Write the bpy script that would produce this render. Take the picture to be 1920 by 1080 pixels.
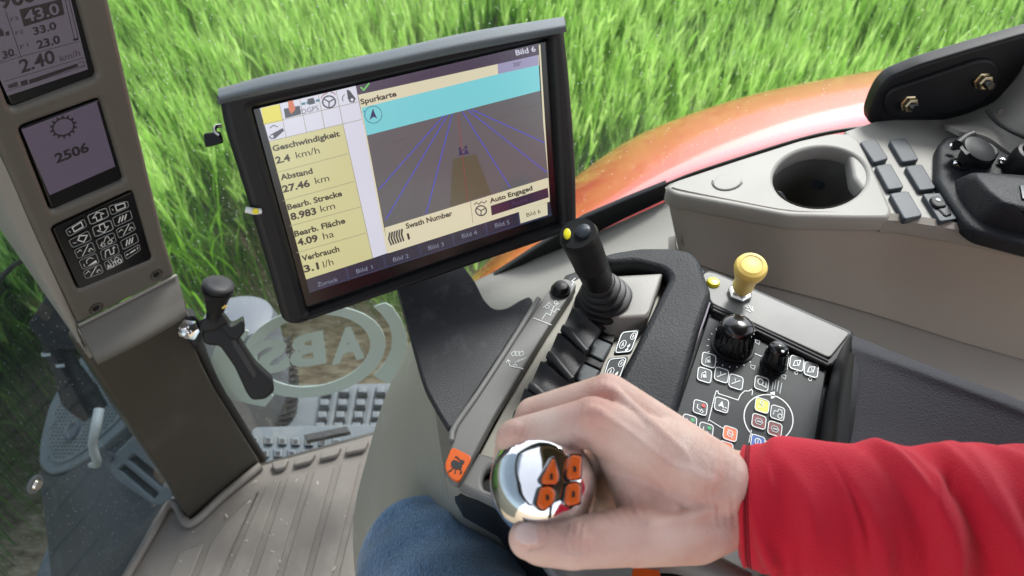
import bpy, bmesh, math, random
import numpy as np
from mathutils import Vector, Matrix

for _o in list(bpy.data.objects):
    bpy.data.objects.remove(_o)
S = bpy.context.scene
COL = S.collection
random.seed(7)
rng = np.random.default_rng(11)

# ---------------------------------------------------------------- camera, sky, sun, exposure
CAMZ = 2.7
CAM = Vector((0, 0, CAMZ))
PITCH = math.radians(46)
cd = bpy.data.cameras.new('camera')
cd.lens = 24; cd.sensor_width = 36; cd.clip_start = 0.02; cd.clip_end = 600
cd.dof.use_dof = True; cd.dof.focus_distance = 0.60; cd.dof.aperture_fstop = 8
cam = bpy.data.objects.new('camera', cd); COL.objects.link(cam)
cam.location = CAM; cam.rotation_euler = (math.pi/2 - PITCH, 0, 0)
S.camera = cam

SUN_EL, SUN_AZ = math.radians(48), math.radians(30)     # azimuth measured from +Y towards +X
w = bpy.data.worlds.new('World'); S.world = w; w.use_nodes = True
nt = w.node_tree; nt.nodes.clear()
sky = nt.nodes.new('ShaderNodeTexSky'); sky.sky_type = 'NISHITA'; sky.sun_disc = False
sky.sun_elevation = SUN_EL; sky.sun_rotation = SUN_AZ
sky.air_density = 1.0; sky.dust_density = 1.0; sky.ozone_density = 1.0
hs = nt.nodes.new('ShaderNodeHueSaturation'); hs.inputs['Saturation'].default_value = 0.3
bg = nt.nodes.new('ShaderNodeBackground'); bg.inputs['Strength'].default_value = 0.15
wo = nt.nodes.new('ShaderNodeOutputWorld')
nt.links.new(sky.outputs[0], hs.inputs['Color']); nt.links.new(hs.outputs[0], bg.inputs['Color'])
nt.links.new(bg.outputs[0], wo.inputs['Surface'])
sl = bpy.data.lights.new('sun', 'SUN'); sl.energy = 1.5; sl.angle = math.radians(14); sl.color = (1, .985, .96)
sun = bpy.data.objects.new('sun', sl); COL.objects.link(sun)
sd = Vector((math.sin(SUN_AZ)*math.cos(SUN_EL), math.cos(SUN_AZ)*math.cos(SUN_EL), math.sin(SUN_EL)))
sun.rotation_euler = (-sd).to_track_quat('-Z', 'Y').to_euler()
sun.location = (3, 6, 8)
EXPO = 1.55
S.view_settings.view_transform = 'Standard'; S.view_settings.look = 'None'
S.view_settings.exposure = EXPO; S.view_settings.gamma = 1
S.cycles.max_bounces = 5; S.cycles.diffuse_bounces = 3; S.cycles.glossy_bounces = 3; S.cycles.transparent_max_bounces = 6
S.cycles.use_light_tree = False; S.cycles.caustics_reflective = False; S.cycles.caustics_refractive = False

# ---------------------------------------------------------------- geometry helpers
FW = Vector((0, math.cos(PITCH), -math.sin(PITCH))); UPV = Vector((0, math.sin(PITCH), math.cos(PITCH))); RT = Vector((1, 0, 0))
def ray(px, py):
    return FW + RT*((px-960)/1280) - UPV*((py-540)/1280)
def P(px, py, t): return CAM + ray(px, py)*t
class Plane:
    """a real plane of the place; hit() gives the point of it that a sight line meets"""
    def __init__(s, o, n):
        n = Vector(n).normalized(); o = Vector(o)
        if n.dot(CAM-o) < 0: n = -n
        s.o = o; s.n = n
        a = Vector((1, 0, 0)) - n*n.x
        s.ax = a.normalized(); s.ay = n.cross(s.ax)
    def hit(s, px, py, up=0):
        r = ray(px, py); o = s.o + s.n*up
        return CAM + r*((o-CAM).dot(s.n)/r.dot(s.n))
    def loc(s, p): d = p-s.o; return (d.dot(s.ax), d.dot(s.ay), d.dot(s.n))
    def depth(s, px, py, up=0): return (s.hit(px, py, up)-CAM).dot(FW)
def PZ(d): return Plane((0, 0, CAMZ-d), (0, 0, 1))
def PY(y): return Plane((0, y, 0), (0, 1, 0))
def P3(a, b, c): return Plane(a, (b-a).cross(c-a))

WT = {}
def finish(o, parent=None):
    COL.objects.link(o)
    if parent is not None:
        o.parent = parent
        o.matrix_parent_inverse = Matrix.Translation(WT[parent]).inverted()
    return o
def thing(name, label, cat, loc, group=None):
    o = bpy.data.objects.new(name, None); o.empty_display_size = .05
    o.location = loc; WT[o] = Vector(loc); COL.objects.link(o)
    o['label'] = label; o['category'] = cat
    if group: o['group'] = group
    return o
def tag(o, label=None, cat=None, group=None, kind=None):
    if label: o['label'] = label
    if cat: o['category'] = cat
    if group: o['group'] = group
    if kind: o['kind'] = kind
    return o
def mesh_obj(name, verts, faces, mats, parent=None, smooth=40, midx=None):
    v = np.asarray(verts, dtype=float).reshape(-1, 3)
    c = (v.min(0)+v.max(0))/2
    me = bpy.data.meshes.new(name)
    me.from_pydata((v-c).tolist(), [], [list(f) for f in faces])
    if not isinstance(mats, (list, tuple)): mats = [mats]
    for m in mats: me.materials.append(m)
    if midx is not None: me.polygons.foreach_set('material_index', midx)
    if smooth:
        me.polygons.foreach_set('use_smooth', [True]*len(me.polygons))
        me.set_sharp_from_angle(angle=math.radians(smooth))
    me.update()
    o = bpy.data.objects.new(name, me); o.location = c; WT[o] = Vector(c)
    return finish(o, parent)

def rounded(pts, r, n=5):
    if r <= 0: return [tuple(p[:2]) for p in pts]
    out = []; k = len(pts)
    for i in range(k):
        a, b, c = [Vector(pts[j % k][:2]) for j in (i-1, i, i+1)]
        u, v = a-b, c-b
        lu, lv = u.length, v.length
        if lu < 1e-7 or lv < 1e-7: continue
        rr = min(r, lu*.48, lv*.48)
        p0, p2 = b+u/lu*rr, b+v/lv*rr
        for q in range(n+1):
            s = q/n
            out.append(tuple(p0*(1-s)**2 + b*2*s*(1-s) + p2*s*s))
    return out
_dg = None
def curve_mesh(cu):
    o = bpy.data.objects.new('tmp', cu); COL.objects.link(o)
    dg = bpy.context.evaluated_depsgraph_get(); dg.update()
    me = bpy.data.meshes.new_from_object(o.evaluated_get(dg))
    bpy.data.objects.remove(o); bpy.data.curves.remove(cu)
    v = np.empty(len(me.vertices)*3); me.vertices.foreach_get('co', v)
    f = [tuple(p.vertices) for p in me.polygons]
    bpy.data.meshes.remove(me)
    return v.reshape(-1, 3), f
def plate2d(name, outline, pl, thick, mat, parent=None, bevel=.001, holes=(), up=0, smooth=35):
    cu = bpy.data.curves.new('c', 'CURVE'); cu.dimensions = '2D'; cu.fill_mode = 'BOTH'
    bevel = min(bevel, thick*.45)
    cu.extrude = max(thick/2-bevel, 0); cu.bevel_depth = bevel; cu.bevel_resolution = 2 if bevel > .0015 else 1
    cu.offset = -bevel
    for pts in [outline]+list(holes):
        sp = cu.splines.new('POLY'); sp.points.add(len(pts)-1); sp.use_cyclic_u = True
        for i, p in enumerate(pts): sp.points[i].co = (p[0], p[1], 0, 1)
    v, f = curve_mesh(cu)
    M = np.array([pl.ax, pl.ay, pl.n])
    w_ = (v + [0, 0, up-thick/2]) @ M + np.array(pl.o)
    # weld
    return mesh_obj(name, w_, f, mat, parent, smooth)
def plate(name, px, pl, thick, mat, parent=None, bevel=.001, holes=(), up=0, rnd=0, hrnd=0, smooth=35):
    """a solid plate whose front lies on the plane (shifted by up along its normal)"""
    L = lambda pts, r: rounded([pl.loc(pl.hit(x, y, up)) for x, y in pts], r)
    return plate2d(name, L(px, rnd), pl, thick, mat, parent, bevel, [L(h, hrnd) for h in holes], up, smooth)
def ell(cx, cy, rx, ry, rot=0, n=28, a0=0, a1=360):
    out = []; c, s = math.cos(math.radians(rot)), math.sin(math.radians(rot))
    full = abs(a1-a0) >= 360
    for i in range(n if full else n+1):
        a = math.radians(a0+(a1-a0)*i/n); x, y = rx*math.cos(a), ry*math.sin(a)
        out.append((cx+x*c-y*s, cy+x*s+y*c))
    return out
def basis(axis):
    a = Vector(axis).normalized()
    h = Vector((0, 0, 1)) if abs(a.z) < .9 else Vector((1, 0, 0))
    u = h.cross(a).normalized(); return u, a.cross(u), a
def lathe(name, prof, origin, axis, mat, parent=None, seg=32, flute=None, smooth=40, sx=1, sy=1, ux=None):
    u, v, a = basis(axis)
    if ux is not None:
        u = (Vector(ux)-a*Vector(ux).dot(a)).normalized(); v = a.cross(u)
    V, F = [], []
    for r, h in prof:
        for i in range(seg):
            an = 2*math.pi*i/seg
            rr = r*(flute(an, h) if flute else 1)
            V.append(Vector(origin)+a*h+u*(rr*sx*math.cos(an))+v*(rr*sy*math.sin(an)))
    n = len(prof)
    for k in range(n-1):
        for i in range(seg):
            j = (i+1) % seg
            F.append((k*seg+i, k*seg+j, (k+1)*seg+j, (k+1)*seg+i))
    F.append(tuple(reversed(range(seg)))); F.append(tuple((n-1)*seg+i for i in range(seg)))
    return mesh_obj(name, V, F, mat, parent, smooth)
def cr(pts, n):
    """Catmull-Rom through pts (k,3) with n steps per span"""
    p = np.asarray(pts, float); k = len(p)
    if k < 3:
        s = np.linspace(0, 1, n+1)[:, None]; return p[0]*(1-s)+p[-1]*s
    e = np.vstack([2*p[0]-p[1], p, 2*p[-1]-p[-2]]); out = []
    for i in range(k-1):
        a, b, c, d = e[i:i+4]
        for q in range(n):
            t = q/n
            out.append(.5*((2*b)+(-a+c)*t+(2*a-5*b+4*c-d)*t*t+(-a+3*b-3*c+d)*t**3))
    out.append(p[-1]); return np.array(out)
def grid_dense(rows, nu, nv):
    R = np.array([cr([tuple(q) for q in r], nu) for r in rows])
    return np.array([cr(R[:, j], nv) for j in range(R.shape[1])]).transpose(1, 0, 2)
def sheet(name, rows, mat, parent=None, thick=.004, nu=6, nv=6, smooth=50, disp=None):
    """a smooth shell through a grid of points, with thickness away from the viewer"""
    G = grid_dense(rows, nu, nv); a, b = G.shape[:2]
    du = np.gradient(G, axis=1); dv = np.gradient(G, axis=0)
    N = np.cross(du, dv); N /= np.linalg.norm(N, axis=2, keepdims=True)+1e-12
    if (N*(np.array(CAM)-G)).sum(2).mean() < 0: N = -N
    if disp is not None: G = G + N*disp(G)[..., None]
    B = G - N*thick
    V = np.vstack([G.reshape(-1, 3), B.reshape(-1, 3)]); o = a*b; F = []
    for i in range(a-1):
        for j in range(b-1):
            q = (i*b+j, i*b+j+1, (i+1)*b+j+1, (i+1)*b+j)
            F.append(q); F.append(tuple(o+x for x in reversed(q)))
    ring = [j for j in range(b)]+[i*b+b-1 for i in range(1, a)]+[(a-1)*b+j for j in range(b-2, -1, -1)]+[i*b for i in range(a-2, 0, -1)]
    for x, y in zip(ring, ring[1:]+ring[:1]): F.append((y, x, o+x, o+y))
    ob = mesh_obj(name, V, F, mat, parent, smooth)
    bm = bmesh.new(); bm.from_mesh(ob.data); bmesh.ops.recalc_face_normals(bm, faces=bm.faces); bm.to_mesh(ob.data); bm.free()
    return ob
def tube(name, pts, radii, mat, parent=None, seg=12, n=6, smooth=50):
    C = cr([tuple(p) for p in pts], n)
    if np.isscalar(radii): R = np.full(len(C), radii)
    else: R = np.interp(np.linspace(0, len(radii)-1, len(C)), range(len(radii)), radii)
    T = np.gradient(C, axis=0); T /= np.linalg.norm(T, axis=1, keepdims=True)
    h = np.array([0, 0, 1.]) if abs(T[0][2]) < .9 else np.array([1., 0, 0])
    u = np.cross(h, T[0]); u /= np.linalg.norm(u); V, F = [], []
    for i in range(len(C)):
        u = u - T[i]*u.dot(T[i]); u /= np.linalg.norm(u); v = np.cross(T[i], u)
        for k in range(seg):
            a = 2*math.pi*k/seg; V.append(C[i]+R[i]*(u*math.cos(a)+v*math.sin(a)))
    m = len(C)
    for i in range(m-1):
        for k in range(seg):
            j = (k+1) % seg; F.append((i*seg+k, i*seg+j, (i+1)*seg+j, (i+1)*seg+k))
    F.append(tuple(reversed(range(seg)))); F.append(tuple((m-1)*seg+k for k in range(seg)))
    return mesh_obj(name, V, F, mat, parent, smooth)
def hull(name, pts, mat, parent=None, bevel=.004, smooth=40):
    bm = bmesh.new()
    for p in pts: bm.verts.new(p)
    r = bmesh.ops.convex_hull(bm, input=bm.verts)
    bmesh.ops.delete(bm, geom=[g for g in r['geom_interior'] if isinstance(g, bmesh.types.BMVert)], context='VERTS')
    bmesh.ops.dissolve_limit(bm, angle_limit=math.radians(4), verts=bm.verts, edges=bm.edges)
    if bevel: bmesh.ops.bevel(bm, geom=list(bm.edges), offset=bevel, segments=3, affect='EDGES', profile=.6)
    V = [v.co.copy() for v in bm.verts]; bm.verts.index_update()
    F = [tuple(v.index for v in f.verts) for f in bm.faces]; bm.free()
    return mesh_obj(name, V, F, mat, parent, smooth)

# flat print -----------------------------------------------------------------
_gl = {}
def glyphs(s, bold):
    k = (s, bold)
    if k not in _gl:
        cu = bpy.data.curves.new('t', 'FONT'); cu.body = s; cu.size = 1; cu.offset = bold; cu.resolution_u = 3
        cu.fill_mode = 'FRONT' if hasattr(cu, 'fill_mode') else None
        _gl[k] = curve_mesh(cu)
    return _gl[k]
class Print:
    def __init__(s, name, pl, parent, up=0):
        s.name, s.pl, s.parent, s.up = name, pl, parent, up
        s.V, s.F, s.M, s.mats = [], [], [], []
    def _m(s, m):
        if m not in s.mats: s.mats.append(m)
        return s.mats.index(m)
    def add(s, pts, faces, m, lay):
        o = len(s.V); s.V += [s.pl.hit(x, y, s.up+lay*.00012) for x, y in pts]
        s.F += [tuple(o+i for i in f) for f in faces]; s.M += [s._m(m)]*len(faces)
    def poly(s, pts, m, lay=0): s.add(pts, [tuple(range(len(pts)))], m, lay)
    def stroke(s, pts, wd, m, lay=2, closed=False):
        p = [Vector(q) for q in pts]; n = len(p); L, R = [], []
        for i in range(n):
            a = p[i-1] if (i > 0 or closed) else p[i]; c = p[(i+1) % n] if (i < n-1 or closed) else p[i]
            d1 = (p[i]-a); d2 = (c-p[i])
            d1 = d1.normalized() if d1.length > 1e-6 else d2.normalized(); d2 = d2.normalized() if d2.length > 1e-6 else d1
            t = d1+d2
            t = t.normalized() if t.length > 1e-3 else d1
            nn = Vector((-t.y, t.x)); kk = max(nn.dot(Vector((-d1.y, d1.x))), .5)
            L.append(p[i]+nn*wd/2/kk); R.append(p[i]-nn*wd/2/kk)
        f = [(i, (i+1) % n, n+(i+1) % n, n+i) for i in range(n if closed else n-1)]
        s.add([tuple(q) for q in L+R], f, m, lay)
    def text(s, t, A, B, h, m, lay=3, bold=.0, updir=None, mirror=False):
        """baseline from pixel A to B, capital height h px"""
        v, f = glyphs(t, bold)
        x0, x1 = v[:, 0].min(), v[:, 0].max()
        A, B = Vector(A), Vector(B); d = B-A
        u = Vector(updir).normalized() if updir else Vector((d.y, -d.x)).normalized()
        if mirror: A, d = B, -d
        pts = [tuple(A+d*((q[0]-x0)/(x1-x0))+u*(q[1]/.7*h)) for q in v]
        s.add(pts, f, m, lay)
    def build(s):
        o = mesh_obj(s.name, s.V, s.F, s.mats, s.parent, 0, s.M)
        bm = bmesh.new(); bm.from_mesh(o.data)
        for fc in bm.faces:
            if fc.normal.dot(s.pl.n) < 0: fc.normal_flip()
        bm.to_mesh(o.data); bm.free()
        return o

# ---------------------------------------------------------------- materials
def mat(name, col, rough=.5, metal=0, bump=0, bscale=900, var=.0, vscale=12, coat=0, spec=.5, emit=None, estr=1, sheen=0, scr=0, sss=0, dirt=None, dirtamt=0, dscale=9):
    m = bpy.data.materials.new(name); m.use_nodes = True
    n = m.node_tree.nodes; l = m.node_tree.links; b = n['Principled BSDF']
    b.inputs['Base Color'].default_value = (*col, 1); b.inputs['Roughness'].default_value = rough
    b.inputs['Metallic'].default_value = metal; b.inputs['Coat Weight'].default_value = coat
    b.inputs['Specular IOR Level'].default_value = spec
    if coat: b.inputs['Coat Roughness'].default_value = .06
    if sheen: b.inputs['Sheen Weight'].default_value = sheen; b.inputs['Sheen Roughness'].default_value = .5
    if sss:
        b.inputs['Subsurface Weight'].default_value = sss; b.inputs['Subsurface Radius'].default_value = (.012, .004, .002); b.inputs['Subsurface Scale'].default_value = .5
    if emit is not None:
        b.inputs['Emission Color'].default_value = (*emit, 1); b.inputs['Emission Strength'].default_value = estr
    tc = n.new('ShaderNodeTexCoord')
    csock = None
    if var:
        no = n.new('ShaderNodeTexNoise'); no.inputs['Scale'].default_value = vscale; no.inputs['Detail'].default_value = 5
        l.new(tc.outputs['Object'], no.inputs['Vector'])
        mx = n.new('ShaderNodeMix'); mx.data_type = 'RGBA'
        mx.inputs['A'].default_value = (*[c*(1-var) for c in col], 1); mx.inputs['B'].default_value = (*[min(1, c*(1+var)) for c in col], 1)
        l.new(no.outputs['Fac'], mx.inputs['Factor']); csock = mx.outputs['Result']
        ma = n.new('ShaderNodeMapRange'); ma.inputs['To Min'].default_value = max(.03, rough-.1); ma.inputs['To Max'].default_value = min(1, rough+.1)
        l.new(no.outputs['Fac'], ma.inputs['Value']); l.new(ma.outputs[0], b.inputs['Roughness'])
    if dirt is not None:
        n2 = n.new('ShaderNodeTexNoise'); n2.inputs['Scale'].default_value = dscale; n2.inputs['Detail'].default_value = 8; n2.inputs['Roughness'].default_value = .7
        l.new(tc.outputs['Object'], n2.inputs['Vector'])
        rp = n.new('ShaderNodeMapRange'); rp.inputs['From Min'].default_value = .52; rp.inputs['From Max'].default_value = .75; rp.inputs['To Max'].default_value = dirtamt
        l.new(n2.outputs['Fac'], rp.inputs['Value'])
        m2 = n.new('ShaderNodeMix'); m2.data_type = 'RGBA'; m2.inputs['B'].default_value = (*dirt, 1)
        if csock: l.new(csock, m2.inputs['A'])
        else: m2.inputs['A'].default_value = (*col, 1)
        l.new(rp.outputs[0], m2.inputs['Factor']); csock = m2.outputs['Result']
    if csock: l.new(csock, b.inputs['Base Color'])
    if bump:
        nb = n.new('ShaderNodeTexNoise'); nb.inputs['Scale'].default_value = bscale; nb.inputs['Detail'].default_value = 2
        l.new(tc.outputs['Object'], nb.inputs['Vector'])
        bp = n.new('ShaderNodeBump'); bp.inputs['Strength'].default_value = bump; bp.inputs['Distance'].default_value = .0006
        l.new(nb.outputs['Fac'], bp.inputs['Height']); l.new(bp.outputs[0], b.inputs['Normal'])
    return m
def sr(r, g, b):
    f = lambda c: (c/255/12.92) if c <= 10 else ((c/255+.055)/1.055)**2.4
    return (f(r), f(g), f(b))
_em = {}
def lit(r, g, b, k=1.0, rough=.24):
    """self-lit display colour, given as it looks in the picture"""
    key = (r, g, b, k)
    if key not in _em:
        c = sr(r, g, b)
        _em[key] = mat('display_%d_%d_%d' % (r, g, b), (.012, .012, .013), rough, spec=1.0, emit=c, estr=.93*k/2**EXPO); _em[key].node_tree.nodes['Principled BSDF'].inputs['IOR'].default_value = 1.52
    return _em[key]
M = {}
M['housing'] = mat('warm_grey_plastic', (.105, .10, .088), .45, bump=.25, bscale=1100, var=.06)
M['trim'] = mat('dark_brown_plastic', (.042, .037, .029), .42, bump=.25, bscale=800, var=.1, dirt=(.2, .185, .16), dirtamt=.18)
M['mat'] = mat('grey_brown_rubber_mat', (.17, .153, .133), .62, bump=.35, bscale=700, var=.1, vscale=20, dirt=(.30, .28, .25), dirtamt=.4, dscale=14)
M['pod'] = mat('beige_grey_moulding', (.33, .315, .265), .52, bump=.25, bscale=900, var=.06, dirt=(.46, .45, .41), dirtamt=.45, dscale=16)
M['console'] = mat('light_beige_plastic', (.265, .256, .232), .52, bump=.3, bscale=900, var=.04)
M['wall'] = mat('taupe_trim_plastic', (.32, .29, .252), .65, bump=.4, bscale=600, var=.05)
M['wall_light'] = mat('pale_trim_plastic', (.27, .26, .232), .62, bump=.7, bscale=450, var=.05)
M['black'] = mat('black_plastic', (.009, .0095, .011), .48, bump=.2, bscale=900, var=.1, spec=.28)
M['black_rough'] = mat('grained_black_plastic', (.013, .015, .018), .55, bump=1.0, bscale=520, var=.1, spec=.25)
M['slate'] = mat('slate_plastic', (.04, .05, .06), .4, bump=.15, bscale=900, var=.1, spec=.3)
M['cap'] = mat('blue_grey_plastic', (.095, .118, .135), .5, bump=.6, bscale=1500, var=.08)
M['plate'] = mat('dark_bracket_plastic', (.03, .031, .036), .5, spec=.35, bump=.5, bscale=900, var=.15, dirt=(.2, .2, .22), dirtamt=.35, dscale=30)
M['strip'] = mat('satin_grey_strip', (.175, .175, .167), .5, bump=.2, bscale=1400, var=.04)
M['panel'] = mat('dark_membrane_panel', (.016, .020, .024), .5, spec=.22, bump=.15, bscale=1500, var=.1)
M['pad'] = mat('armrest_leather', (.033, .034, .041), .65, bump=.9, bscale=800, var=.2, vscale=30, spec=.22)
M['rubber'] = mat('black_rubber', (.014, .014, .015), .5, bump=.2, bscale=700)
M['gloss_black'] = mat('gloss_black', (.008, .008, .009), .18, spec=.6)
M['paddle'] = mat('worn_black_paddle', (.022, .022, .025), .5, bump=.5, bscale=500, var=.4, vscale=70, spec=.35)
M['orange'] = mat('orange_plastic', (.72, .12, .012), .35, bump=.1)
M['yellow'] = mat('yellow_plastic', (.84, .62, .16), .4, bump=.1, var=.05)
M['lime'] = mat('yellow_button', (.75, .68, .02), .3)
M['white'] = mat('white_print', (.72, .76, .76), .5)
M['dimwhite'] = mat('grey_print', (.36, .40, .42), .5)
M['chrome'] = mat('chrome', (.86, .86, .87), .12, metal=1, var=.05, vscale=40)
for _n in M['chrome'].node_tree.nodes:
    if _n.type == 'MAP_RANGE': _n.inputs['To Min'].default_value = .02; _n.inputs['To Max'].default_value = .13
M['steel'] = mat('zinc_steel', (.62, .6, .55), .25, metal=1)
M['brass'] = mat('brass_nut', (.55, .45, .28), .3, metal=1)
M['red'] = mat('red_fender_paint', (.50, .013, .014), .3, coat=.9, var=.04, vscale=3); M['red'].node_tree.nodes['Principled BSDF'].inputs['Coat IOR'].default_value = 1.5
M['jean'] = mat('denim', (.05, .12, .24), .85, bump=1.6, bscale=900, var=.55, vscale=130, sheen=.3, dirt=(.12, .22, .36), dirtamt=.5, dscale=60)
def denim():
    m = mat('denim', (.05, .12, .24), .85, sheen=.2)
    n = m.node_tree.nodes; l = m.node_tree.links; b = n['Principled BSDF']
    tc = n.new('ShaderNodeTexCoord'); mp = n.new('ShaderNodeMapping'); mp.inputs['Rotation'].default_value = (.3, .2, .9); mp.inputs['Scale'].default_value = (1, .16, .5); l.new(tc.outputs['Object'], mp.inputs[0])
    no = n.new('ShaderNodeTexNoise'); no.inputs['Scale'].default_value = 900; no.inputs['Detail'].default_value = 2; l.new(mp.outputs[0], no.inputs['Vector'])
    n2 = n.new('ShaderNodeTexNoise'); n2.inputs['Scale'].default_value = 22; n2.inputs['Detail'].default_value = 6; l.new(tc.outputs['Object'], n2.inputs['Vector'])
    ad = n.new('ShaderNodeMath'); ad.operation = 'MULTIPLY_ADD'; ad.inputs[1].default_value = .35; l.new(n2.outputs['Fac'], ad.inputs[0])
    sb = n.new('ShaderNodeMath'); sb.operation = 'MULTIPLY'; sb.inputs[1].default_value = .7; l.new(no.outputs['Fac'], sb.inputs[0]); l.new(sb.outputs[0], ad.inputs[2])
    r = n.new('ShaderNodeValToRGB'); e = r.color_ramp.elements; e[0].position = .36; e[0].color = (.018, .045, .095, 1); e[1].position = .72; e[1].color = (.12, .225, .36, 1)
    k = e.new(.53); k.color = (.045, .11, .215, 1)
    l.new(ad.outputs[0], r.inputs[0]); l.new(r.outputs[0], b.inputs['Base Color'])
    bp = n.new('ShaderNodeBump'); bp.inputs['Strength'].default_value = .8; bp.inputs['Distance'].default_value = .0008; l.new(no.outputs['Fac'], bp.inputs['Height']); l.new(bp.outputs[0], b.inputs['Normal'])
    return m
M['jean'] = denim()
M['sleeve'] = mat('red_sweat_fabric', (.62, .006, .03), .9, bump=1.1, bscale=900, var=.1, vscale=25, sheen=.12)
M['decal'] = mat('frosted_pale_green_film', (.40, .50, .46), .7, bump=.1)
M['tank'] = mat('grey_tank_plastic', (.085, .10, .12), .5, bump=.2, bscale=300, var=.1)
M['step'] = mat('grey_step_metal', (.10, .122, .135), .5, bump=.3, bscale=300, var=.15, dirt=(.3, .3, .28), dirtamt=.3)
M['hood'] = mat('dusty_grey_bodywork', (.055, .065, .07), .5, bump=.2, bscale=200, var=.15, vscale=6, dirt=(.3, .31, .3), dirtamt=.5)
M['hood_light'] = mat('light_grey_bodywork', (.15, .17, .18), .5, bump=.2, bscale=200, var=.1)
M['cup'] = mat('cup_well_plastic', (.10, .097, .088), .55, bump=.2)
M['seam'] = mat('dark_red_seam', (.20, .002, .010), .9)
M['cable'] = mat('white_cable', (.6, .6, .57), .5)
def key_mat(name, c): return mat(name, c, .45, bump=.1, spec=.25)
M['k_dark'] = key_mat('key_slate', (.045, .056, .065)); M['k_orange'] = key_mat('key_orange', (.85, .17, .05)); M['k_yellow'] = key_mat('key_yellow', (.68, .70, .08))
M['k_red'] = key_mat('key_dark_red', (.17, .012, .02)); M['k_blue'] = key_mat('key_blue', (.03, .11, .42)); M['green_dot'] = key_mat('green_dot', (.02, .35, .12)); M['red_dot'] = key_mat('red_dot', (.6, .03, .03))

def pane_mat(name, tint, dust, dcol, gl=.04):
    m = bpy.data.materials.new(name); m.use_nodes = True
    n = m.node_tree.nodes; l = m.node_tree.links; n.clear()
    o = n.new('ShaderNodeOutputMaterial'); tr = n.new('ShaderNodeBsdfTransparent'); tr.inputs[0].default_value = (*tint, 1)
    gs = n.new('ShaderNodeBsdfGlossy'); gs.inputs['Roughness'].default_value = .02
    lw = n.new('ShaderNodeLayerWeight'); lw.inputs[0].default_value = .5
    pw = n.new('ShaderNodeMath'); pw.operation = 'POWER'; pw.inputs[1].default_value = 4; l.new(lw.outputs['Facing'], pw.inputs[0])
    fr = n.new('ShaderNodeMath'); fr.operation = 'MULTIPLY_ADD'; fr.inputs[1].default_value = .7; fr.inputs[2].default_value = gl; l.new(pw.outputs[0], fr.inputs[0])
    m1 = n.new('ShaderNodeMixShader'); l.new(fr.outputs[0], m1.inputs[0]); l.new(tr.outputs[0], m1.inputs[1]); l.new(gs.outputs[0], m1.inputs[2])
    df = n.new('ShaderNodeBsdfDiffuse'); df.inputs[0].default_value = (*dcol, 1)
    tl = n.new('ShaderNodeBsdfTranslucent'); tl.inputs[0].default_value = (*dcol, 1)
    md = n.new('ShaderNodeMixShader'); md.inputs[0].default_value = .6; l.new(df.outputs[0], md.inputs[1]); l.new(tl.outputs[0], md.inputs[2])
    tc = n.new('ShaderNodeTexCoord'); no = n.new('ShaderNodeTexNoise'); no.inputs['Scale'].default_value = 5; no.inputs['Detail'].default_value = 6
    l.new(tc.outputs['Object'], no.inputs['Vector'])
    vo = n.new('ShaderNodeTexVoronoi'); vo.inputs['Scale'].default_value = 130; l.new(tc.outputs['Object'], vo.inputs['Vector'])
    sp = n.new('ShaderNodeMapRange'); sp.inputs['From Min'].default_value = .07; sp.inputs['From Max'].default_value = .13; sp.inputs['To Min'].default_value = .5; sp.inputs['To Max'].default_value = 0
    l.new(vo.outputs['Distance'], sp.inputs['Value'])
    mr = n.new('ShaderNodeMapRange'); mr.inputs['From Min'].default_value = .3; mr.inputs['From Max'].default_value = .7; mr.inputs['To Min'].default_value = dust*.6; mr.inputs['To Max'].default_value = dust*1.4
    l.new(no.outputs['Fac'], mr.inputs['Value'])
    ad = n.new('ShaderNodeMath'); ad.use_clamp = True; l.new(mr.outputs[0], ad.inputs[0]); l.new(sp.outputs[0], ad.inputs[1])
    m2 = n.new('ShaderNodeMixShader'); l.new(ad.outputs[0], m2.inputs[0]); l.new(m1.outputs[0], m2.inputs[1]); l.new(md.outputs[0], m2.inputs[2])
    l.new(m2.outputs[0], o.inputs[0]); return m
M['pane'] = pane_mat('clear_window_glass', (.97, .985, .975), .015, (.7, .75, .75))
M['windshield'] = pane_mat('dusty_glare_windscreen_glass', (.23, .285, .32), .035, (.30, .36, .40), .03)  # dust colour also paints the milky sky glare on the glass
def leaf_mat(name, c1, c2, tr):
    m = bpy.data.materials.new(name); m.use_nodes = True
    n = m.node_tree.nodes; l = m.node_tree.links; b = n['Principled BSDF']; o = n['Material Output']
    g = n.new('ShaderNodeNewGeometry'); mx = n.new('ShaderNodeMix'); mx.data_type = 'RGBA'
    mx.inputs['A'].default_value = (*c1, 1); mx.inputs['B'].default_value = (*c2, 1); l.new(g.outputs['Random Per Island'], mx.inputs['Factor'])
    l.new(mx.outputs['Result'], b.inputs['Base Color']); b.inputs['Roughness'].default_value = .45
    t = n.new('ShaderNodeBsdfTranslucent'); l.new(mx.outputs['Result'], t.inputs[0])
    ms = n.new('ShaderNodeMixShader'); ms.inputs[0].default_value = tr
    l.new(b.outputs[0], ms.inputs[1]); l.new(t.outputs[0], ms.inputs[2]); l.new(ms.outputs[0], o.inputs[0]); return m
M['leaf'] = leaf_mat('barley_leaf', (.018, .085, .011), (.20, .46, .034), .55)
M['ear'] = leaf_mat('barley_ear', (.24, .49, .06), (.50, .70, .22), .6)
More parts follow.
